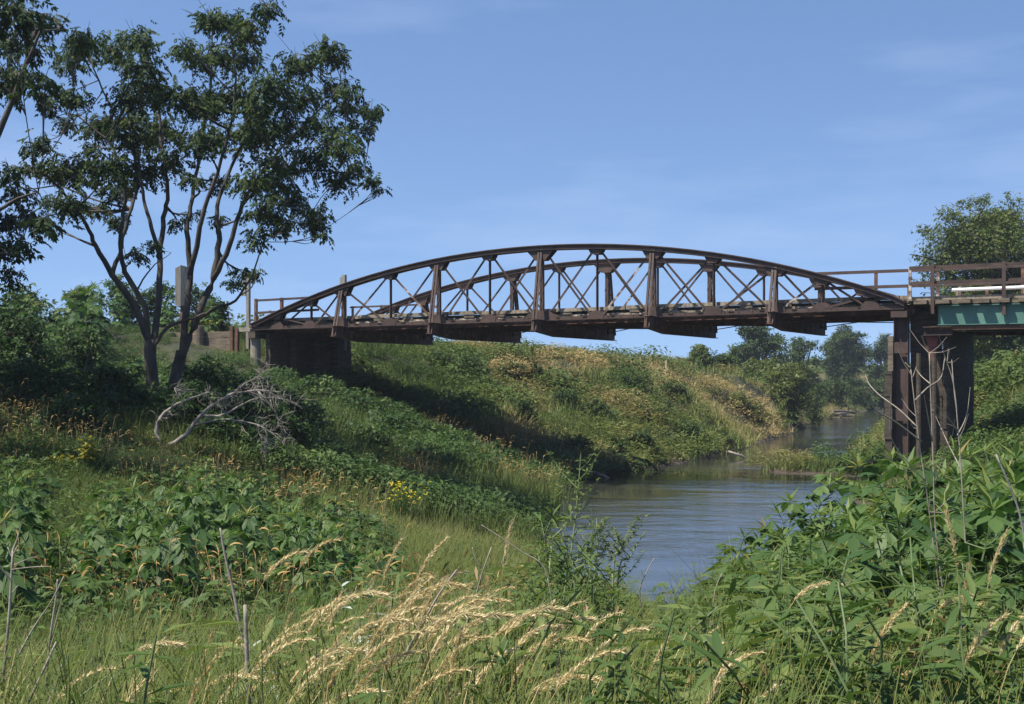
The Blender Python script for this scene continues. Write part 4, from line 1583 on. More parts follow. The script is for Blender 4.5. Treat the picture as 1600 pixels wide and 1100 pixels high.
def cover(name, label, cat, mat, n, y0, y1, keep, tpls, hsc, tint, seed, amin=-.6, amax=.6, tscale=1.0, sink=.04, kind='stuff', tn=.05):
    """scatters clumps: keep(x,y,z)->probability, hsc(x,y)->size, tint(x,y)->colour"""
    g = np.random.default_rng(seed)
    x, y = sampler(g, n, y0, y1, amin, amax)
    z = hgt(x, y)
    k = (z > WZ + .03) & (g.uniform(0, 1, n) < keep(x, y, z))
    x, y, z = x[k], y[k], z[k]
    s = hsc(x, y) * g.uniform(.75, 1.25, len(x)) * near_branch(x, y) * np.where(under_deck(x, y), .55, 1)
    tt = tint(x, y) + g.normal(0, tn, len(x))
    which = g.integers(0, len(tpls), len(x))
    q = Q()
    for i, tp in enumerate(tpls):
        m_ = which == i
        pos = np.stack([x[m_], y[m_], z[m_] - sink], 1)
        c_ = m_.sum()
        scatter(q, tp, pos, rotm(g.uniform(0, 6.283, c_), g.normal(0, .06, c_), g.normal(0, .06, c_)), s[m_], tt[m_], tscale)
    o = q.build(name, mat)
    tag(o, label, cat, kind=kind)
    return o


def left_of_river(x, y):
    # which bank: left waterline x at given y (piecewise), for the reach above the near bend
    ys = np.array([p[1] for p in LP[:15]][::-1])
    xs = np.array([p[0] for p in LP[:15]][::-1])
    ymax = y > 17
    return (x < np.interp(y, ys, xs) + 1.0) | ~ymax


def px_of(x, y):
    return 800 + F * x / y


def smooth(a, lo, hi):
    u = np.clip((a - lo) / (hi - lo), 0, 1)
    return u * u * (3 - 2 * u)


# templates
r_ = np.random.default_rng(5)
FAR_T = [tuft(r_, 40, .42, .028, .40, .6, 2) for _ in range(4)]
FAR_L = [leafy(r_, 110, .5, .5, .11, FOLD, .6, .12) for _ in range(4)]
FAR_N = [leafy(r_, 110, .48, .5, .15, NARROW, .6, .14, .5) for _ in range(4)]
MID_T = [tuft(r_, 44, .50, .011, .30, .5, 3) for _ in range(4)]
MID_L = [leafy(r_, 150, .55, .42, .085, FOLD, .6, .14) for _ in range(4)]
MID_L2 = [leafy(r_, 130, .75, .36, .10, FOLD, .5, .14) for _ in range(3)]
NEAR_T = [tuft(r_, 34, .70, .0075, .17, .5, 4, .12) for _ in range(5)]
SEED_T = [seedtuft(r_, 8, .85, .35, .3, .15, .011) for _ in range(4)]
SEED_N = [seedtuft(r_, 5, .95, .2, .3, .13, .013) for _ in range(4)]

# --- far bank grasses
def k_far(x, y, z):
    return np.where(left_of_river(x, y), 1.0, .9) * (y > 44) + (y <= 44) * (x > 9.5) * (y > 30) * (~left_of_river(x, y)) * .8


def t_far(x, y):
    lf = left_of_river(x, y)
    n = fnoise(x, y, 7, 12)
    n2 = fnoise(x, y, 2.2, 31)
    t = .31 + .69 * smooth(n * .6 + n2 * .4, .34, .64)
    # green wedge below the abutment
    t = t - .30 * smooth(-x + (50 - y) * .25, .2, 2.5) * (y < 56)
    return np.where(lf, t, t * .65)


cover('bank_grass', 'mixed green and straw coloured prairie grass on the far bank', 'grass', M['bank'], 16000, 42, 185, k_far, FAR_T,
      lambda x, y: .35 + 1.3 * vnoise(x, y, 2.2, 44), t_far, 101, -.25, .62, tn=.13)
cover('bank_tussocks', 'rounded tussocks of ripening grass on the far bank', 'grass', M['bank'], 9500, 42, 170, k_far, FAR_N,
      lambda x, y: .2 + 1.5 * vnoise(x, y, 1.8, 144), lambda x, y: t_far(x, y) + .04, 131, -.25, .62, tn=.13)
cover('bank_weeds', 'low leafy green weeds scattered through the far bank grass', 'weeds', M['bank'], 9000, 42, 130,
      lambda x, y, z: k_far(x, y, z) * smooth(fnoise(x, y, 5, 71), .42, .56), FAR_L, lambda x, y: .3 + 1.9 * vnoise(x, y, 1.9, 45) ** 1.3,
      lambda x, y: .16 + .32 * fnoise(x, y, 3, 91), 102, -.25, .62)
# straw heads standing above the far bank
FAR_S = [seedtuft(r_, 12, .62, .45, .25, .12, .022) for _ in range(4)]
cover('bank_straw', 'ripe straw coloured grass heads over the far bank', 'grass', M['bank'], 6000, 44, 120,
      lambda x, y, z: k_far(x, y, z) * smooth(fnoise(x, y, 7, 12) * .6 + fnoise(x, y, 2.2, 31) * .4, .5, .64) * (y > 50), FAR_S, lambda x, y: .9 + 0 * x,
      lambda x, y: .72 + .2 * fnoise(x, y, 2, 77), 103, -.2, .6)


# --- slope under and in front of the bridge, and the road bank on the left
def k_slope(x, y, z):
    return (left_of_river(x, y) & (x < 4) & (y < 49)) * np.where(under_deck(x, y), .45, 1.0)


cover('slope_weeds', 'dense leafy green weeds covering the slope under the bridge', 'weeds', M['weed'], 7500, 25, 50,
      lambda x, y, z: k_slope(x, y, z) * np.where(fnoise(x, y, 3, 17) > .40, 1, .5), MID_L, lambda x, y: (.3 + 1.2 * vnoise(x, y, 1.5, 52) + .35 * (x < -9) * (y < 32)) * (1 - .2 * (y > 33) * (x < -7.3) - .3 * (y > 39) * (x < -7.3)),
      lambda x, y: .30 + .42 * fnoise(x, y, 3, 53), 104, -.56, .12)
cover('slope_grass', 'soft green grass between the weeds on the left slope', 'grass', M['grass'], 6000, 24, 50,
      lambda x, y, z: k_slope(x, y, z) * np.where(fnoise(x, y, 3, 17) > .5, .2, 1), [tuft(r_, 34, .55, .02, .34, .4, 3) for _ in range(4)], lambda x, y: (.8 + .5 * fnoise(x, y, 4, 54)) * (1 - .2 * (y > 33) * (x < -7.3) - .3 * (y > 39) * (x < -7.3)),
      lambda x, y: .25 + .4 * fnoise(x, y, 4, 55), 105, -.56, .12)


# --- middle ground on the left: 8 to 26 m
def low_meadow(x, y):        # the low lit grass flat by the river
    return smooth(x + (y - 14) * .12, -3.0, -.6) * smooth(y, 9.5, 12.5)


def k_mid(x, y, z):
    return (left_of_river(x, y) & (x < 1.6)) * 1.0


cover('meadow_grass', 'fresh green grass over the near flat by the river', 'grass', M['grass'], 8500, 8, 27,
      lambda x, y, z: k_mid(x, y, z), MID_T, lambda x, y: (.7 + .5 * fnoise(x, y, 3, 61)) * (1 - .2 * low_meadow(x, y)),
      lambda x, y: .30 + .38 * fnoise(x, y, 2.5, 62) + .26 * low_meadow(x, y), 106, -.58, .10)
cover('meadow_weeds', 'leafy green weeds over the near left bank', 'weeds', M['weed'], 5200, 9, 27,
      lambda x, y, z: k_mid(x, y, z) * (1 - .75 * low_meadow(x, y)) * np.where(fnoise(x, y, 2.6, 64) > .45, 1, .3), MID_L + MID_L2,
      lambda x, y: (.45 + .55 * fnoise(x, y, 3, 65)) * (1 - .4 * low_meadow(x, y)), lambda x, y: .34 + .45 * fnoise(x, y, 2.5, 66), 107, -.58, .10)
cover('vine_patch', 'pale green creeping leaves over the grass flat', 'weeds', M['weed'], 900, 14, 26,
      lambda x, y, z: k_mid(x, y, z) * low_meadow(x, y) * smooth(fnoise(x, y, 3, 67), .5, .62), MID_L, lambda x, y: .55 + 0 * x, lambda x, y: .75 + 0 * x, 108, -.2, .1)


def k_orange(x, y, z):
    p = px_of(x, y)
    band = np.exp(-((y - 20.9) / 2.0) ** 2) + .22 * np.exp(-((y - 9.5) / 1.3) ** 2)
    return k_mid(x, y, z) * (1 - low_meadow(x, y)) * np.clip(band, 0, 1) * smooth(fnoise(x, y, 2.2, 69), .40, .56)


cover('orange_grass_heads', 'orange ripe nodding grass heads over the left weeds', 'grass', M['orange_seed'], 4200, 9, 27, k_orange, SEED_T,
      lambda x, y: .68 + .3 * fnoise(x, y, 2, 70), lambda x, y: .35 + .3 * fnoise(x, y, 2, 72), 109, -.58, .06)
cover('orange_grass_heads', 'orange ripe grass heads at the edge of the shaded slope by the water', 'grass', M['orange_seed'], 900, 27, 40,
      lambda x, y, z: k_slope(x, y, z) * (x > -2.4) * smooth(fnoise(x, y, 2.2, 169), .45, .56), SEED_T,
      lambda x, y: .8 + 0 * x, lambda x, y: .45 + .2 * fnoise(x, y, 2, 72), 119, -.1, .12)

# --- sandbar and right bank
cover('shore_grass', 'green and tan grass on the river bar and along the right bank', 'grass', M['bank'], 6000, 22, 50,
      lambda x, y, z: ~left_of_river(x, y) * 1.0, MID_T + [tuft(r_, 30, .75, .02, .3, .3, 3)], lambda x, y: (.6 + .5 * fnoise(x, y, 3, 81)) * (1 - .45 * (y > 43) * (y < 48) * (x < 12.3)),
      lambda x, y: .26 + .45 * smooth(fnoise(x, y, 2.5, 82), .4, .7) + .15 * (x < 10.5), 110, .1, .62)
cover('shore_straw', 'ripe straw heads on the river bar', 'grass', M['bank'], 1300, 30, 52,
      lambda x, y, z: ~left_of_river(x, y) * (z < -1.9) * .8, [seedtuft(r_, 12, .70, .4, .25, .11, .014) for _ in range(3)], lambda x, y: .9 - .3 * (x < 12.3) * (x > 8),
      lambda x, y: .75 + .15 * fnoise(x, y, 2, 77), 111, .1, .42)
cover('right_bank_weeds', 'leafy green weeds on the right bank round the pier', 'weeds', M['weed'], 3000, 22, 46,
      lambda x, y, z: ~left_of_river(x, y) * (x > 10.6) * 1.0, MID_L + MID_L2, lambda x, y: .8 + .5 * fnoise(x, y, 3, 84), lambda x, y: .4 + .4 * fnoise(x, y, 3, 85), 112, .2, .62)


# --- foreground: 2.4 to 13 m
def ylim(x, y):
    """how high (photo row) the near plants may reach, keeps the water gap open"""
    p = px_of(x, y)
    return np.interp(p, [0, 300, 520, 760, 870, 960, 1010, 1090, 1200, 1300, 1400, 1600], [930, 920, 890, 880, 850, 905, 960, 900, 830, 800, 790, 790])


def hcap(x, y, g=None):
    z = hgt(x, y)
    return np.clip((HY - ylim(x, y) - 24 * np.clip(9 - y, 0, 9)) * y / F - z, .15, 1.0)


cover('near_grass', 'long green grass blades in front of the camera', 'grass', M['grass'], 3600, 2.6, 13,
      lambda x, y, z: np.where(y < 9, 1.0, (x > .6) * 1.0) * np.where(px_of(x, y) > 1020, .5, 1), NEAR_T, lambda x, y: hcap(x, y) / .72, lambda x, y: .34 + .45 * fnoise(x, y, 1.6, 121), 121, -.5, .5)
cover('dry_near_grass', 'dry tan grass tangled among the green foreground blades', 'grass', M['seed'], 1500, 2.6, 12,
      lambda x, y, z: smooth(fnoise(x, y, 1.3, 123), .42, .6) * np.where(px_of(x, y) < 1050, 1, .45), NEAR_T, lambda x, y: hcap(x, y) / .8, lambda x, y: .25 + .3 * fnoise(x, y, .6, 124), 122, -.5, .5)
cover('near_weeds', 'small leafy weeds among the foreground grass', 'weeds', M['weed'], 2600, 3.9, 13,
      lambda x, y, z: np.where(px_of(x, y) > 900, 1, .45) * np.where(y < 9, 1, (x > .6)), [leafy(r_, 60, .6, .22, .085, NARROW, .4, .2) for _ in range(3)] + [leafy(r_, 46, .55, .24, .09, FOLD, .5, .2) for _ in range(2)],
      lambda x, y: hcap(x, y) / .62, lambda x, y: .45 + .45 * fnoise(x, y, 1.2, 125), 123, -.5, .5)
cover('withered_stalks', 'withered brown leaves and stalks under the foreground weeds', 'weeds', M['brown_leaf'], 900, 3.5, 13,
      lambda x, y, z: smooth(fnoise(x, y, 1.5, 127), .5, .62), [leafy(r_, 40, .7, .16, .075, NARROW, .3, .3) for _ in range(3)], lambda x, y: hcap(x, y) / .7, lambda x, y: .4 + .3 * fnoise(x, y, .8, 128), 124, -.1, .5)

# low hedge line and meadow at the end of the view up the river
g_ = np.random.default_rng(77)
q_ = Q()
n_ = 1500
hx = g_.uniform(10, 110, n_)
hy = 205 + g_.normal(0, 6, n_) + hx * .1
hz = hgt(hx, hy)
tp_ = leafy(r_, 60, 1.0, .9, .4, LEAF, .6, .12)
scatter(q_, tp_, np.stack([hx, hy, hz], 1), rotm(g_.uniform(0, 6.28, n_), g_.normal(0, .1, n_), g_.normal(0, .1, n_)), .6 + 2.4 * vnoise(hx, hy, 7, 5) ** 1.5, .45 + .3 * vnoise(hx, hy, 5, 6))
tag(q_.build('far_hedge_foliage', M['far_leaf']), 'low hazy line of brush across the fields beyond the river bend', 'brush', kind='stuff')

# ================================================================== INDIVIDUAL PLANTS
def copy_thing(o):
    c_ = o.copy()
    COL.objects.link(c_)
    for ch in list(o.children):
        d = ch.copy()
        COL.objects.link(d)
        d.parent = c_
    return c_


class Kind:
    """one prototype, then copies"""

    def __init__(s, protos):
        s.p = protos
        s.used = [False] * len(protos)

    def put(s, i, loc, rz, sc, label, group=None, tilt=(0, 0)):
        if s.used[i]:
            o = copy_thing(s.p[i])
        else:
            o = s.p[i]
            s.used[i] = True
        o.location = loc
        o.rotation_euler = (tilt[0], tilt[1], rz)
        o.scale = (sc, sc, sc) if not isinstance(sc, tuple) else sc
        o['label'] = label
        if group:
            o['group'] = group
        elif 'group' in o:
            del o['group']
        o['kind'] = 'thing'
        return o

    def drop_unused(s):
        for o, u in zip(s.p, s.used):
            if not u:
                for ch in list(o.children):
                    bpy.data.objects.remove(ch)
                bpy.data.objects.remove(o)


def palmate(rng, lobes=5):
    q = Q()
    angs = {5: (-1.25, -.62, 0, .62, 1.25), 3: (-.75, 0, .75)}[lobes]
    lens = {5: (.55, .85, 1.0, .85, .55), 3: (.75, 1.0, .75)}[lobes]
    for a, l in zip(angs, lens):
        ca, sa = math.cos(a), math.sin(a)
        wv = .17 * l + .03
        pts = []
        for (u, v) in ((0, 0), (.30, -.75), (.62, -1), (1, 0), (.62, 1), (.30, .75), (.33, 0), (.64, 0)):
            x, y = u * l, v * wv
            z = -.30 * (u * l) ** 2 - (.05 if v == 0 and 0 < u < 1 else 0)
            X, Y = x * ca - y * sa, x * sa + y * ca
            pts.append((X, Y, z - .10 * abs(Y)))
        f = [[0, 1, 6, 5], [1, 2, 7, 6], [6, 7, 4, 5], [2, 3, 4, 7]]
        q.add(np.array(pts), np.array(f), np.full(4, rng.uniform(-.06, .06)))
    return q.arr()


def ragweed(seed, h=1.5, pairs=8, leaf=.34):
    rng = np.random.default_rng(seed)
    rr = random.Random(seed)
    t = empty('ragweed_plant', (0, 0, 0), 0, 'ragweed', 'weed plant')
    mb = MB()
    st = [Vector((rr.uniform(-.03, .03) * k, rr.uniform(-.03, .03) * k, h * k / 6)) for k in range(7)]
    st[0] = Vector((0, 0, -.15))
    mb.tube(st, [.012 - .0012 * k for k in range(7)], 6)

    def at(u):
        k = min(5, int(u * 6))
        return st[k].lerp(st[k + 1], u * 6 - k)
    q = Q()
    P5, P3 = palmate(rng, 5), palmate(rng, 3)
    for i in range(pairs):
        u = .22 + .76 * i / (pairs - 1)
        base = at(u)
        a0 = i * 1.57 + rr.uniform(-.4, .4)
        s = leaf * (1.05 - .5 * max(0, u - .55) / .45) * rr.uniform(.8, 1.15)
        for k in (0, 1):
            a = a0 + k * math.pi + rr.uniform(-.3, .3)
            pl = s * .55
            e = base + Vector((math.cos(a) * pl, math.sin(a) * pl, pl * rr.uniform(.1, .5)))
            mb.tube([base, e], [.004, .003], 4, False)
            tp = P5 if rr.random() < .6 and u < .85 else P3
            scatter(q, tp, np.array([e]), rotm(np.array([a]), np.array([rr.uniform(-.05, .85)]), np.array([rr.uniform(-.35, .35)])), np.array([s]), np.array([.35 + .15 * u + (rr.uniform(-.16, .16) if rr.random() > .035 else .42)]))
        if rr.random() < .8 and .3 < u < .9:      # side shoot
            a = a0 + 1.5
            e = base + Vector((math.cos(a), math.sin(a), .6)) * leaf * .6
            mb.tube([base, e], [.004, .003], 4, False)
            for k in range(4):
                b_ = a + rr.uniform(-1.4, 1.4)
                scatter(q, P3, np.array([e]), rotm(np.array([b_]), np.array([rr.uniform(-.3, .5)]), np.array([rr.uniform(-.4, .4)])), np.array([s * .55]), np.array([.5 + rr.uniform(-.1, .15)]))
    top = at(.999)
    for k in range(9):
        a = k * 2.4
        scatter(q, NARROW, np.array([top]), rotm(np.array([a]), np.array([-rr.uniform(.1, 1.1)]), np.array([0.])), np.array([leaf * rr.uniform(.35, .6)]), np.array([.72 + rr.uniform(-.1, .2)]))
    mb.build('stem', M['stem'], t)
    q.build('foliage', M['ragweed'], t)
    return t


RAG = Kind([ragweed(500 + k) for k in range(6)])
rr = random.Random(99)

# right near bank, big in view
def rag_top(p):
    return float(np.interp(p, [985, 1040, 1120, 1210, 1300, 1370, 1400, 1480, 1600, 1750], [940, 895, 840, 750, 728, 690, 668, 676, 655, 645]))


taken = []
n_try = 0
while len(taken) < 90 and n_try < 6000:
    n_try += 1
    d = 6.2 + 7.2 * rr.random() ** .8
    p = rr.uniform(1010, 1660)
    x = (p - 800) * d / F
    g = H(x, d)
    if g < WZ + .25 or any(math.hypot(x - a, d - b_) < .34 for a, b_ in taken):
        continue
    lim = rag_top(p) + (13 - d) * 12 + rr.uniform(0, 60)
    h = (HY - lim) * d / F - g
    if h < .5 or h > 2.3:
        continue
    taken.append((x, d))
    back = d > 9.6
    low = p < 1180
    if low:
        lab, gr = 'smaller broad leaved ragweed at the water edge left of the big right hand clump', 'small ragweed plants by the water edge'
    elif back:
        lab, gr = 'tall ragweed with large lobed leaves at the back of the right near bank', 'tall ragweed at the back of the right bank clump'
    else:
        lab, gr = 'ragweed with drooping lobed leaves in the front of the right near bank', 'ragweed in the front of the right bank clump'
    RAG.put(rr.randrange(6), (x, d, g - .05), rr.uniform(0, 6.28), h / 1.55 * (1 if h > .9 else 1.1), lab, gr)

# left near bank: bushy ragweed between the orange grass heads
taken = []
n_try = 0
while len(taken) < 135 and n_try < 9000:
    n_try += 1
    d = rr.uniform(9.5, 22.5)
    p = rr.uniform(-40, 600)
    x = (p - 800) * d / F
    g = H(x, d)
    lim = float(np.interp(p, [-50, 60, 100, 180, 330, 470, 560, 600], [700, 730, 800, 735, 720, 760, 790, 810])) + (17.5 - d) * 4 + rr.uniform(-10, 60)
    h = (HY - lim) * d / F - g
    if not .42 < h < 1.9 or any(math.hypot(x - a, d - b_) < .40 for a, b_ in taken) or 62 < p < 100 and d < 14:
        continue
    taken.append((x, d))
    if p < 100:
        lab, gr = 'dark ragweed bush at the left edge beside the shaded gap', 'ragweed at the left edge'
    elif d > 17.5:
        lab, gr = 'low broad leaved weed among the band of orange grass heads on the left', 'low weeds among the orange grass heads'
    elif d > 13.5:
        lab, gr = 'green ragweed just below the band of orange grass heads on the left', 'ragweed below the orange grass heads'
    else:
        lab, gr = 'bright lobed leaf ragweed on the left in front of the shaded gap', 'ragweed in the left foreground'
    RAG.put(rr.randrange(6), (x, d, g - .05), rr.uniform(0, 6.28), (.62, .62, h / 1.5), lab, gr)

# tall weeds on the left road bank
taken = []
n_try = 0
while len(taken) < 75 and n_try < 6000:
    n_try += 1
    d = rr.uniform(29, 46)
    p = rr.uniform(-60, 350)
    x = (p - 800) * d / F
    g = H(x, d)
    if any(math.hypot(x - a, d - b_) < .75 for a, b_ in taken):
        continue
    if 40.3 < d < 44.5 and p > 205:
        continue
    if p > 150 and 30 < d < 44:
        continue
    lim = float(np.interp(p, [-60, 30, 75, 110, 150, 300, 345, 360], [455, 452, 470, 455, 442, 446, 455, 480])) + rr.uniform(0, 26)
    h = (HY - lim) * d / F - g
    if h < .7:
        continue
    h = min(h, 2.3 if d > 38 else 1.5 * rr.uniform(.7, 1.1))
    taken.append((x, d))
    if d > 38:
        lab, gr = 'tall weed with broad leaves against the sky on top of the left road bank', 'tall weeds on top of the left road bank'
    else:
        lab, gr = 'broad leaved weed on the shaded slope left of the big tree', 'weeds on the slope left of the big tree'
    RAG.put(rr.randrange(6), (x, d, g - .05), rr.uniform(0, 6.28), h / 1.5, lab, gr)
RAG.drop_unused()


# leafy foreground weeds with narrow leaves
def leafy_stalk(seed, h=1.0, n=46, ll=.11, mat='weed', name='leafy_weed', flower=False):
    rng = np.random.default_rng(seed)
    rr = random.Random(seed)
    t = empty(name, (0, 0, 0), 0, 'weed', 'weed plant')
    mb = MB()
    st = [Vector((rr.uniform(-.02, .02) * k, rr.uniform(-.02, .02) * k, h * k / 6)) for k in range(7)]
    st[0] = Vector((0, 0, -.12))
    mb.tube(limb_pts(st, 2), [.006 - .0003 * k for k in range(13)], 5)
    q = Q()
    u = rng.uniform(.12, 1, n)
    pos = np.array([[*(st[min(5, int(a * 6))].lerp(st[min(5, int(a * 6)) + 1], a * 6 - min(5, int(a * 6))))] for a in u])
    NL = (np.array([[0, 0, 0], [.35, -.085, .02], [.38, 0, 0], [.35, .085, .02], [.75, -.06, -.06], [.76, 0, -.08], [.75, .06, -.06], [1, 0, -.2]], float),
          np.array([[0, 1, 2, 2], [0, 2, 3, 3], [1, 4, 5, 2], [2, 5, 6, 3], [4, 7, 5, 5], [5, 7, 6, 6]]), np.zeros(6))
    NL = (NL[0], np.array([[0, 1, 4, 2], [0, 2, 6, 3], [4, 7, 5, 2], [2, 5, 7, 6]]), np.zeros(4))
    sc = ll * (1.25 - .6 * u) * rng.uniform(.7, 1.2, n)
    scatter(q, NL, pos, rotm(np.arange(n) * 2.4 + rng.uniform(-.4, .4, n), rng.uniform(-.75, .25, n), rng.uniform(-.3, .3, n)), sc, .35 + .4 * u + rng.uniform(-.12, .12, n))
    mb.build('stem', M['stem'], t)
    q.build('foliage', M[mat], t)
    return t


LW = Kind([leafy_stalk(700 + k, 1.0, 56, .14) for k in range(5)])
taken = []
n_try = 0
while len(taken) < 165 and n_try < 6000:
    n_try += 1
    d = rr.uniform(3.0, 9.5)
    p = rr.uniform(760, 1640) if rr.random() < .85 else rr.uniform(60, 760)
    x = (p - 800) * d / F
    g = H(x, d)
    if any(math.hypot(x - a, d - b_) < .15 for a, b_ in taken) or g < WZ + .2:
        continue
    lim = float(ylim(np.array([x]), np.array([d]))[0]) + rr.uniform(10, 120) + (6 - d) * 8
    h = (HY - lim) * d / F - g
    if not .3 < h < 1.35:
        continue
    taken.append((x, d))
    if p < 760:
        lab, gr = 'slim green narrow leaved weed among the pale grass heads on the left', 'narrow leaved weeds among the left grass heads'
    elif p < 1010:
        lab, gr = 'green narrow leaved weed in the central foreground left of the water gap', 'narrow leaved weeds left of the water gap'
    elif d > 6:
        lab, gr = 'bushy narrow leaved weed beside the water at the foot of the ragweed', 'narrow leaved weeds at the foot of the ragweed'
    else:
        lab, gr = 'bright narrow leaved weed along the bottom right foreground', 'narrow leaved weeds along the bottom right'
    LW.put(rr.randrange(5), (x, d, g - .03), rr.uniform(0, 6.28), h, lab, gr, (rr.uniform(-.1, .1), rr.uniform(-.05, .15)))
for k in range(24):      # taller bushy weeds closing the left side of the water gap
    d = rr.uniform(5.8, 7.6)
    p = rr.uniform(835, 945)
    x = (p - 800) * d / F
    g = H(x, d)
    h = (HY - rr.uniform(775, 880) - max(0, p - 915) * 1.5) * d / F - g
    LW.put(rr.randrange(5), (x, d, g - .03), rr.uniform(0, 6.28), (rr.uniform(.8, 1.1), rr.uniform(.8, 1.1), h), 'tall bushy narrow leaved weed standing against the left edge of the water', 'tall weeds at the left edge of the water', (rr.uniform(-.1, .1), rr.uniform(-.05, .12)))
LW.drop_unused()

# silver leaved weeds
SV = Kind([leafy_stalk(760 + k, .9, 26, .10, 'silver', 'silver_weed') for k in range(2)])
for (px, py, d, lab) in [(545, 905, 5.2, 'silvery leaved weed behind the thickest pale grass heads'), (572, 930, 5.0, 'silvery weed just right of the other behind the pale grass heads'),
                         (402, 1000, 4.4, 'silvery weed at the bottom beside the thick brown stalk'), (455, 1020, 4.2, 'low silvery weed in the bottom grass between two stalks')]:
    x = (px - 800) * d / F
    g = H(x, d)
    h = (HY - py) * d / F - g
    SV.put(0 if px < 560 else 1, (x, d, g), rr.uniform(0, 6), h / .9, lab, None)
SV.drop_unused()


# grass stalks with ripe nodding heads
def head_stalk(seed, h=1.2, bend=.35, head=.17, fat=1.0, dark=0):
    rng = np.random.default_rng(seed)
    rr = random.Random(seed)
    t = empty('grass_stalk', (0, 0, 0), 0, 'grass', 'grass stalk')
    pts = []
    L_ = h
    ang = rr.uniform(.02, .10)
    p = Vector((0, 0, -.1))
    N = 22
    for k in range(N):
        pts.append(p.copy())
        u = k / (N - 1)
        ang += bend * .006 + bend * .30 * max(0, (u - .68) / .32) ** .9
        step = (L_ + .1) / (N - 1) * (1.0)
        p += Vector((math.sin(ang), rr.uniform(-.06, .06) * .2, math.cos(ang))) * step
    mb = MB()
    mb.tube(pts, [.0032 - .0022 * k / (N - 1) for k in range(N)], 5, False)
    q = Q()
    # spikelets along the last part
    s0 = 1 - head / h * 1.05
    n = int(300 * fat)
    u = s0 + (1 - s0) * rng.uniform(0, 1, n)
    idx = np.clip((u * (N - 1)).astype(int), 0, N - 2)
    P = np.array([tuple(a) for a in pts])
    fr = (u * (N - 1) - idx)[:, None]
    pos = P[idx] * (1 - fr) + P[idx + 1] * fr
    T_ = P[idx + 1] - P[idx]
    v = (u - s0) / (1 - s0)
    prof = (np.sin(np.pi * np.clip(v * .86 + .12, 0, 1)) ** .8) * .0068 * fat * rng.uniform(.3, 1.1, n)
    az = rng.uniform(0, 6.283, n)
    pos = pos + np.stack([np.cos(az) * prof, np.sin(az) * prof, np.sin(az * 2.3) * prof * .6], 1)
    yaw = np.arctan2(T_[:, 1], T_[:, 0]) + rng.normal(0, .35, n)
    pit = -np.arctan2(T_[:, 2], np.hypot(T_[:, 0], T_[:, 1])) + rng.normal(0, .32, n)
    SPK = (np.array([[0, 0, 0], [.5, -.10, 0], [1, 0, 0], [.5, .10, 0]], float), np.array([[0, 1, 2, 3]]), np.zeros(1))
    scatter(q, SPK, pos, rotm(yaw, pit, rng.uniform(0, 3.1, n)), rng.uniform(.011, .020, n), .58 - dark + rng.uniform(-.25, .28, n))
    # a few awns
    n2 = n // 3
    AW = (np.array([[0, -.012, 0], [1, 0, 0], [1, .004, 0], [0, .012, 0]], float), np.array([[0, 1, 2, 3]]), np.zeros(1))
    k2 = rng.integers(0, n, n2)
    scatter(q, AW, pos[k2], rotm(yaw[k2] + rng.normal(0, .3, n2), pit[k2] + rng.normal(0, .3, n2), rng.uniform(0, 3, n2)), rng.uniform(.025, .045, n2), .7 + rng.uniform(-.2, .2, n2))
    mb.build('stem', M['straw_stem'], t)
    q.build('seed_head', M['seed'], t)
    # two long blades on the stem
    qb = Q()
    V, F_, T = tuft(rng, 3, h * .55, .008, .01, .9, 4)
    V = V + np.array([0, 0, h * .18])
    qb.add(V, F_, T + .6)
    qb.build('blades', M['grass'], t)
    tip = pts[-1]
    return t, Vector(tip), max(p.z for p in pts)


_hs = [head_stalk(800 + k, 1.2, b_, hd, ft, dk) for k, (b_, hd, ft, dk) in enumerate([(1.25, .18, 1.0, 0), (.8, .17, .9, .05), (.45, .16, .8, 0), (.25, .16, .75, .1), (1.6, .17, .95, .0), (.12, .15, .65, .25)])]
SG = Kind([a[0] for a in _hs])
APEX = [a[2] for a in _hs]


def put_head(px, py, d, i, rz, lab, gr=None):
    """head whose highest point shows near photo row py"""
    x = (px - 800) * d / F
    g = H(x, d)
    h = (HY - py) * d / F - g
    sc = h / APEX[i]
    SG.put(i, (x - .18 * sc * math.cos(rz), d - .18 * sc * math.sin(rz), g), rz, (1.0, 1.0, sc) if .6 < sc < 1.25 else (sc if sc > .6 else .6), lab, gr)


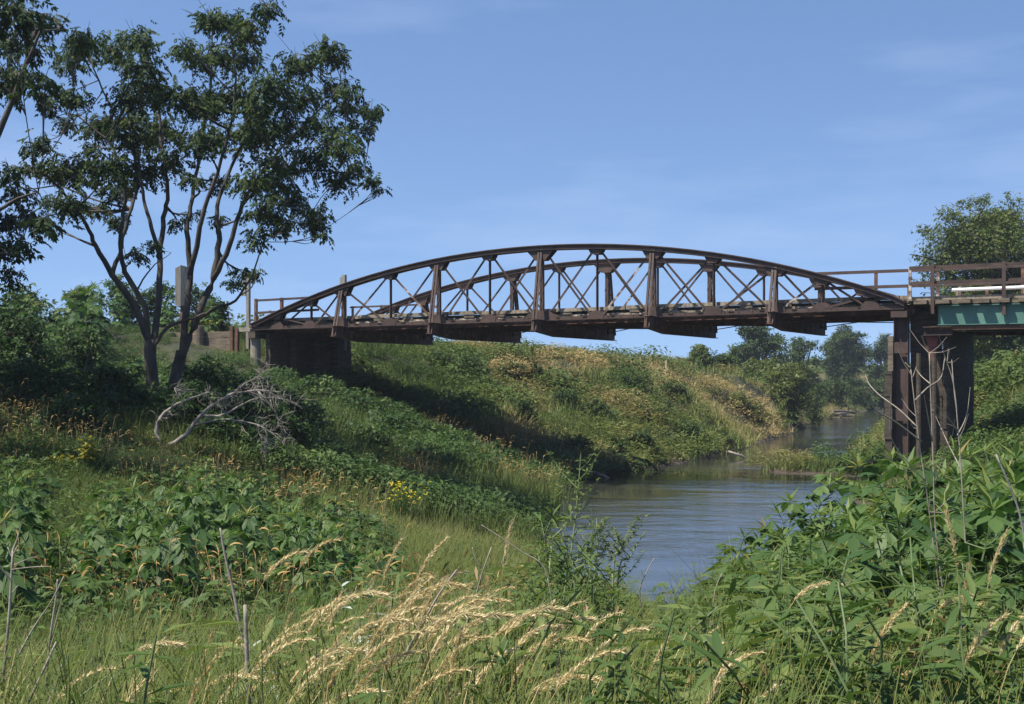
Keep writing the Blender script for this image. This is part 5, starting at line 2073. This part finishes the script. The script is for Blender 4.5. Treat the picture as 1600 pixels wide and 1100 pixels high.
for (px, py, d, i, rz, lab) in [
        (420, 862, 5.2, 0, .1, 'pale nodding grass head, upper left one of the pair over the dark weeds'),
        (478, 842, 5.4, 0, -.1, 'pale nodding grass head, the upper right one of the pair over the dark weeds'),
        (625, 845, 5.6, 2, .2, 'slanting straw grass head standing highest left of centre'),
        (688, 842, 5.3, 1, .1, 'straw grass head on a fuzzy upright stem right of the highest slanting head'),
        (520, 925, 4.2, 4, .0, 'long thick pale grass head arching over the bottom grass'),
        (585, 948, 4.1, 0, .05, 'thick cream grass head arching right below the longest one'),
        (655, 905, 4.8, 1, .2, 'thin pale grass head above the thick cream ones'),
        (715, 935, 4.7, 4, -.1, 'broad feathery tan grass head at the bottom centre left'),
        (180, 1005, 4.0, 4, .1, 'blurred pale grass head over the green grass at bottom left'),
        (75, 1045, 3.7, 0, .1, 'cream grass head low at the bottom left corner beside grey stalks'),
        (340, 1000, 4.2, 1, .1, 'thin pale arching head right of the blurred one at bottom left'),
        (480, 1078, 3.4, 4, .0, 'long pale head lying across the bottom edge left of centre'),
        (830, 815, 5.6, 3, .5, 'tall upright straw stalk with tan head left of the water'),
        (820, 1058, 3.6, 4, .1, 'small hooked cream head alone at the bottom centre'),
        (905, 1020, 3.8, 3, .3, 'tan fuzzy upright head at the bottom right of centre'),
        (1030, 1000, 4.0, 2, .3, 'soft pale green head left of the golden hook'),
        (1100, 1008, 4.0, 1, .1, 'golden bent stalk with a hooked tip at the bottom right of centre'),
        (1240, 910, 4.6, 4, .0, 'fat cream arching head alone on the right over green weeds'),
        (1430, 800, 5.2, 3, 2.8, 'broad tan drooping head in front of the dry branching stalks'),
        (1580, 832, 5.0, 2, .2, 'pale slanting head at the right edge below the white stalk'),
        (1545, 880, 4.8, 5, .2, 'brown arching head among the right edge weeds'),
        (1595, 950, 4.2, 1, .3, 'cream head cut by the right edge near the bottom'),
        (1175, 1075, 3.5, 1, .1, 'small cream head at the bottom edge under the fat arching one')]:
    put_head(px, py, d, i, rz, lab)
# the rest of the pale heads
n_try = 0
cnt = 0
while cnt < 190 and n_try < 3000:
    n_try += 1
    d = rr.uniform(3.2, 6.5)
    z_ = rr.random()
    if z_ < .62:
        p = rr.gauss(560, 140)
    elif z_ < .75:
        p = rr.uniform(20, 400)
    elif z_ < .88:
        p = rr.uniform(760, 1000)
    else:
        p = rr.uniform(1040, 1600)
    lim = float(np.interp(p, [0, 250, 420, 560, 700, 800, 1000, 1300, 1600], [1000, 1000, 930, 900, 900, 920, 990, 960, 890])) + rr.uniform(0, 140) + (5 - d) * 10
    x = (p - 800) * d / F
    h = (HY - lim) * d / F - H(x, d)
    if not .5 < h < 1.35:
        continue
    if p < 400:
        lab, gr = 'small tan grass head in the bottom left foreground', 'small grass heads at the bottom left'
    elif p < 760:
        lab, gr = 'straw grass head in the dense pale clump at the bottom, left of centre', 'grass heads of the dense pale clump'
    elif p < 1040:
        lab, gr = 'tan grass head in the weeds left of the water gap', 'grass heads left of the water gap'
    else:
        lab, gr = 'thin tan grass head among the green weeds at the bottom right', 'thin grass heads at the bottom right'
    put_head(p, lim, d, rr.choice([0, 0, 1, 1, 2, 4, 4, 3]), rr.gauss(.1, .45), lab, gr)
    cnt += 1
SG.drop_unused()


# dry bare stalks
def stalk(label, d, lines, mat='drywood', name='dry_stalk', cat='dry stalk', seed=1, twigs=0):
    """lines: (photo polyline from base to tip, base radius, tip radius, depth change)"""
    rr = random.Random(seed)
    x0 = (lines[0][0][0][0] - 800) * d / F
    g = H(x0, d)
    O = Vector((x0, d, g))
    t = empty(name, O, 0, label, cat)
    for i, (pl, r0, r1, dy) in enumerate(lines):
        pts = [PX(x, y, d + dy * k / (len(pl) - 1)) - O for k, (x, y) in enumerate(pl)]
        if i == 0 and pts[0].z > -.05:
            dn = (pts[1] - pts[0]).normalized()
            k0 = (pts[0].z + .1) / max(dn.z, .35)
            pts = [pts[0] - dn * k0 if dn.z > .35 else Vector((pts[0].x, pts[0].y, -.1))] + pts
        sm = limb_pts(pts, 4)
        mb = MB()
        n = len(sm)
        if twigs and seed < 4:      # slim brittle weeds
            r0, r1 = r0 * .85, min(r1, r0) * .5
        mb.tube(sm, [r0 + (r1 - r0) * k / (n - 1) for k in range(n)], 6)
        if i == 0:
            for k in range(twigs):
                b_ = sm[rr.randrange(n // 3, n)]
                e = b_ + Vector((rr.uniform(-.12, .12), rr.uniform(-.1, .1), rr.uniform(.02, .14)))
                mb.tube([b_, (b_ + e) / 2 + Vector((0, 0, -.01)), e], [r1, r1 * .7, r1 * .4], 4, False)
        mb.build('main_stem' if i == 0 else 'side_branch', M[mat], t, True)
    return t


R = .005
stalk('dry branching weed stalk, leftmost of the three tall ones before the pier', 6.6, [
    ([(1472, 960), (1452, 800), (1436, 690), (1428, 620), (1423, 576)], R, .006, 0), ([(1434, 668), (1405, 640), (1375, 618), (1358, 600), (1352, 585)], .005, .003, .3),
    ([(1423, 576), (1414, 566)], .005, .003, 0), ([(1426, 590), (1432, 572)], .004, .002, 0), ([(1445, 750), (1425, 730), (1395, 690), (1390, 650), (1392, 618)], .004, .002, -.2),
    ([(1430, 625), (1450, 605), (1470, 590), (1476, 560)], .005, .003, .2), ([(1440, 690), (1400, 660), (1368, 640), (1352, 622), (1351, 606)], .006, .004, -.3)], seed=1, twigs=6)
stalk('dry straight weed stalk, middle of the three tall ones before the pier', 6.7, [
    ([(1478, 960), (1462, 830), (1458, 720), (1455, 640), (1452, 552)], R, .007, 0), ([(1457, 690), (1448, 640), (1444, 618)], .004, .002, -.2), ([(1454, 600), (1440, 588), (1430, 575)], .004, .002, .2),
    ([(1456, 640), (1475, 660), (1492, 668), (1500, 690)], .004, .002, .2), ([(1460, 760), (1475, 710), (1488, 680), (1492, 655)], .004, .002, -.3)], seed=2, twigs=5)
stalk('dry weed stalk with forked tip, rightmost of the three before the pier', 6.5, [
    ([(1516, 970), (1508, 840), (1502, 740), (1497, 670), (1490, 600), (1476, 556)], R, .005, 0), ([(1495, 640), (1490, 600), (1487, 562)], .005, .003, .1),
    ([(1497, 672), (1470, 640), (1452, 625)], .004, .002, -.2), ([(1500, 730), (1480, 690), (1462, 650)], .004, .002, .3), ([(1496, 680), (1510, 650), (1516, 605)], .004, .002, .2)], seed=3, twigs=4)
stalk('smooth white bent stalk at the right edge over the ragweed', 5.2, [([(1606, 1000), (1604, 880), (1596, 815), (1580, 765), (1556, 710)], .006, .004, 0)], 'greywood', seed=4)
stalk('grey dry stalk with side twigs at the left edge', 5.0, [
    ([(0, 1100), (8, 1030), (15, 950), (20, 860)], .008, .004, 0), ([(18, 885), (40, 875), (62, 868)], .003, .0015, .1), ([(19, 872), (12, 855)], .003, .002, 0), ([(20, 868), (28, 852)], .003, .002, 0),
    ([(17, 890), (50, 886), (78, 885)], .002, .0015, -.1), ([(16, 930), (28, 915)], .003, .002, 0)], seed=5, twigs=3)
stalk('thin grey stalk leaning right beside the leftmost dry stalk', 4.6, [([(10, 1060), (50, 985), (80, 940), (100, 900)], .004, .002, 0)], seed=6)
stalk('slim dark dry stalk rising behind the small orange heads at left', 4.8, [([(68, 1110), (78, 1000), (88, 930), (90, 905)], .005, .003, 0), ([(80, 1000), (90, 960), (98, 930)], .002, .001, 0)], seed=7)
stalk('pale lilac stalk leaning right in the bottom left corner', 3.9, [([(38, 1110), (62, 1060), (88, 1003)], .005, .003, 0)], seed=8)
stalk('short pale stalk leaning right at the bottom left', 3.8, [([(72, 1110), (85, 1075), (97, 1037)], .004, .003, 0)], seed=9)
stalk('weathered grey stalk leaning left in front of the ragweed', 6.0, [([(380, 1010), (366, 930), (352, 870), (344, 825)], .010, .004, 0)], seed=10)
stalk('thick brown dry stalk standing at the bottom left of centre', 3.9, [([(390, 1120), (386, 1030), (383, 945)], .009, .006, 0)], 'drywood', seed=11)
stalk('long grey stalk leaning right across the pale grass clump', 4.4, [([(598, 1100), (640, 1010), (655, 985), (685, 930), (714, 890)], .007, .003, 0), ([(655, 985), (648, 975)], .004, .002, 0), ([(610, 1072), (640, 1048), (652, 1030)], .003, .002, 0)], seed=12)
stalk('thin dark stalk leaning right of the long grey one', 4.9, [([(712, 1010), (735, 960), (752, 900), (768, 855)], .004, .0025, 0), ([(752, 888), (742, 870), (738, 855)], .002, .0015, 0)], seed=13)
stalk('broken pale stalk slanting down toward the water left of centre', 5.5, [([(868, 975), (852, 890), (815, 862), (780, 838), (752, 820)], .003, .0018, 0)], seed=14)
stalk('pale bare twig standing at the water gap', 6.4, [([(1002, 960), (1000, 920), (1010, 895), (1022, 872)], .004, .002, 0), ([(1006, 905), (1002, 892)], .002, .001, 0)], seed=15)
stalk('dark bare twig over the water right of the gap', 6.9, [([(1112, 960), (1118, 920), (1128, 896)], .004, .002, 0), ([(1100, 930), (1094, 912), (1084, 908)], .002, .001, 0)], seed=16)


# tall sweet clover left of the water
def clover(label, d, line, seed, side=14):
    rr = random.Random(seed)
    rng = np.random.default_rng(seed)
    x0 = (line[0][0] - 800) * d / F
    g = H(x0, d)
    O = Vector((x0, d, g))
    t = empty('clover_weed', O, 0, label, 'weed plant')
    pts = limb_pts([Vector((0, 0, -.1))] + [PX(x, y, d) - O for x, y in line], 5)
    mb = MB()
    n = len(pts)
    mb.tube(pts, [.006 - .004 * k / (n - 1) for k in range(n)], 6)
    q = Q()
    P = [Vector(p) for p in pts[n // 3:]]
    for k in range(side):
        b_ = P[rr.randrange(len(P))]
        a = rr.uniform(0, 6.28)
        l = rr.uniform(.08, .24)
        e = b_ + Vector((math.cos(a) * l * .7, math.sin(a) * l * .7, l * .8))
        mb.tube([b_, (b_ + e) / 2 + Vector((0, 0, -.015)), e], [.0025, .002, .001], 4, False)
        for j in range(20):
            c_ = b_.lerp(e, rr.uniform(.3, 1))
            scatter(q, LEAF, np.array([c_]), rotm(np.array([rr.uniform(0, 6.28)]), np.array([rr.uniform(-.6, .5)]), np.array([rr.uniform(-.5, .5)])), np.array([rr.uniform(.018, .034)]), np.array([.7 + rr.uniform(-.2, .2)]))
    for p in P:
        for j in range(3):
            scatter(q, LEAF, np.array([p]), rotm(np.array([rr.uniform(0, 6.28)]), np.array([rr.uniform(-.6, .3)]), np.array([rr.uniform(-.5, .5)])), np.array([rr.uniform(.02, .038)]), np.array([.7 + rr.uniform(-.2, .2)]))
    mb.build('stem', M['pale_stem'], t)
    q.build('foliage', M['willow'], t)


clover('tall spindly pale green clover standing against the shaded bank', 6.2, [(880, 960), (893, 860), (902, 780), (908, 705)], 1, 14)
clover('small pale clover spike leaning over the water, left one of two', 6.6, [(958, 905), (968, 860), (985, 825)], 2, 8)
clover('small pale clover spike leaning over the water, right one of two', 6.7, [(965, 912), (985, 870), (1008, 830)], 3, 9)
clover('leafy pale green clover left of the tall spindly one', 6.0, [(850, 970), (858, 900), (864, 840)], 4, 12)
clover('bushy yellow green clover right of the tall spindly one', 6.3, [(925, 960), (930, 890), (936, 838)], 5, 16)

# yellow flowers
def flowers(label, px, py, n, wpx, hpx, seed, mat='yellow', at=None):
    p = hit(px, py + hpx * 1.5, 8)
    if at:
        p = PX(px, py + 30, at)
        p.z = H(p.x, p.y)
    d = p.y
    rr = random.Random(seed)
    t = empty('yellow_flower_plant', p, 0, label, 'flowering plant')
    mb = MB()
    qf, ql = Q(), Q()
    for k in range(n):
        e = PX(px + rr.gauss(0, wpx * .28), py + rr.uniform(-hpx / 2, hpx / 2), d + rr.uniform(-.4, .4)) - p
        b_ = Vector((e.x * .3, e.y * .3, 0))
        mb.tube([b_, (b_ + e) / 2, e], [.005, .004, .003], 4, False)
        s = .027 if mat == 'yellow' else .05
        for j in range(5):
            a = j * 1.256 + rr.random()
            scatter(qf, LEAF, np.array([e]), rotm(np.array([a]), np.array([rr.uniform(-.8, .3)]), np.array([0.])), np.array([s * rr.uniform(1.4, 2.2)]), np.array([rr.random()]))
        for j in range(6):
            c_ = b_.lerp(e, rr.uniform(.2, .95))
            scatter(ql, NARROW, np.array([c_]), rotm(np.array([rr.uniform(0, 6.28)]), np.array([rr.uniform(-.5, .5)]), np.array([0.])), np.array([.10]), np.array([.6]))
    mb.build('stem', M['stem'], t)
    qf.build('flower_head', M[mat], t)
    ql.build('foliage', M['weed'], t)


flowers('bright yellow flowers on a green plant in the middle of the left bank', 633, 770, 60, 62, 34, 1)
flowers('small sparse yellow flowers left of the bright yellow plant', 530, 790, 14, 24, 16, 2)
flowers('yellow flowers on the top of the timber wall behind the tree', 328, 503, 12, 30, 8, 3, at=43.8)
flowers('yellow green goldenrod spray left among the orange grass heads', 135, 702, 60, 26, 36, 4, 'gold')
flowers('lower yellow green goldenrod left of the taller spray', 92, 722, 40, 30, 18, 5, 'gold')


# ================================================================== AIR
hz = MB()
hz.hexa([(-150, -30, -8), (260, -30, -8), (260, 420, -8), (-150, 420, -8), (-150, -30, 14), (260, -30, 14), (260, 420, 14), (-150, 420, 14)])
m, t, b, o = new_mat('thin summer haze')
t.nodes.remove(b)
pv = t.nodes.new('ShaderNodeVolumePrincipled')
pv.inputs['Color'].default_value = (.80, .88, 1.0, 1)
pv.inputs['Density'].default_value = .00045
pv.inputs['Anisotropy'].default_value = .2
t.links.new(pv.outputs['Volume'], o.inputs['Volume'])
ho = hz.build('haze', m)
tag(ho, 'thin bluish summer haze over the river valley', 'haze', kind='stuff')
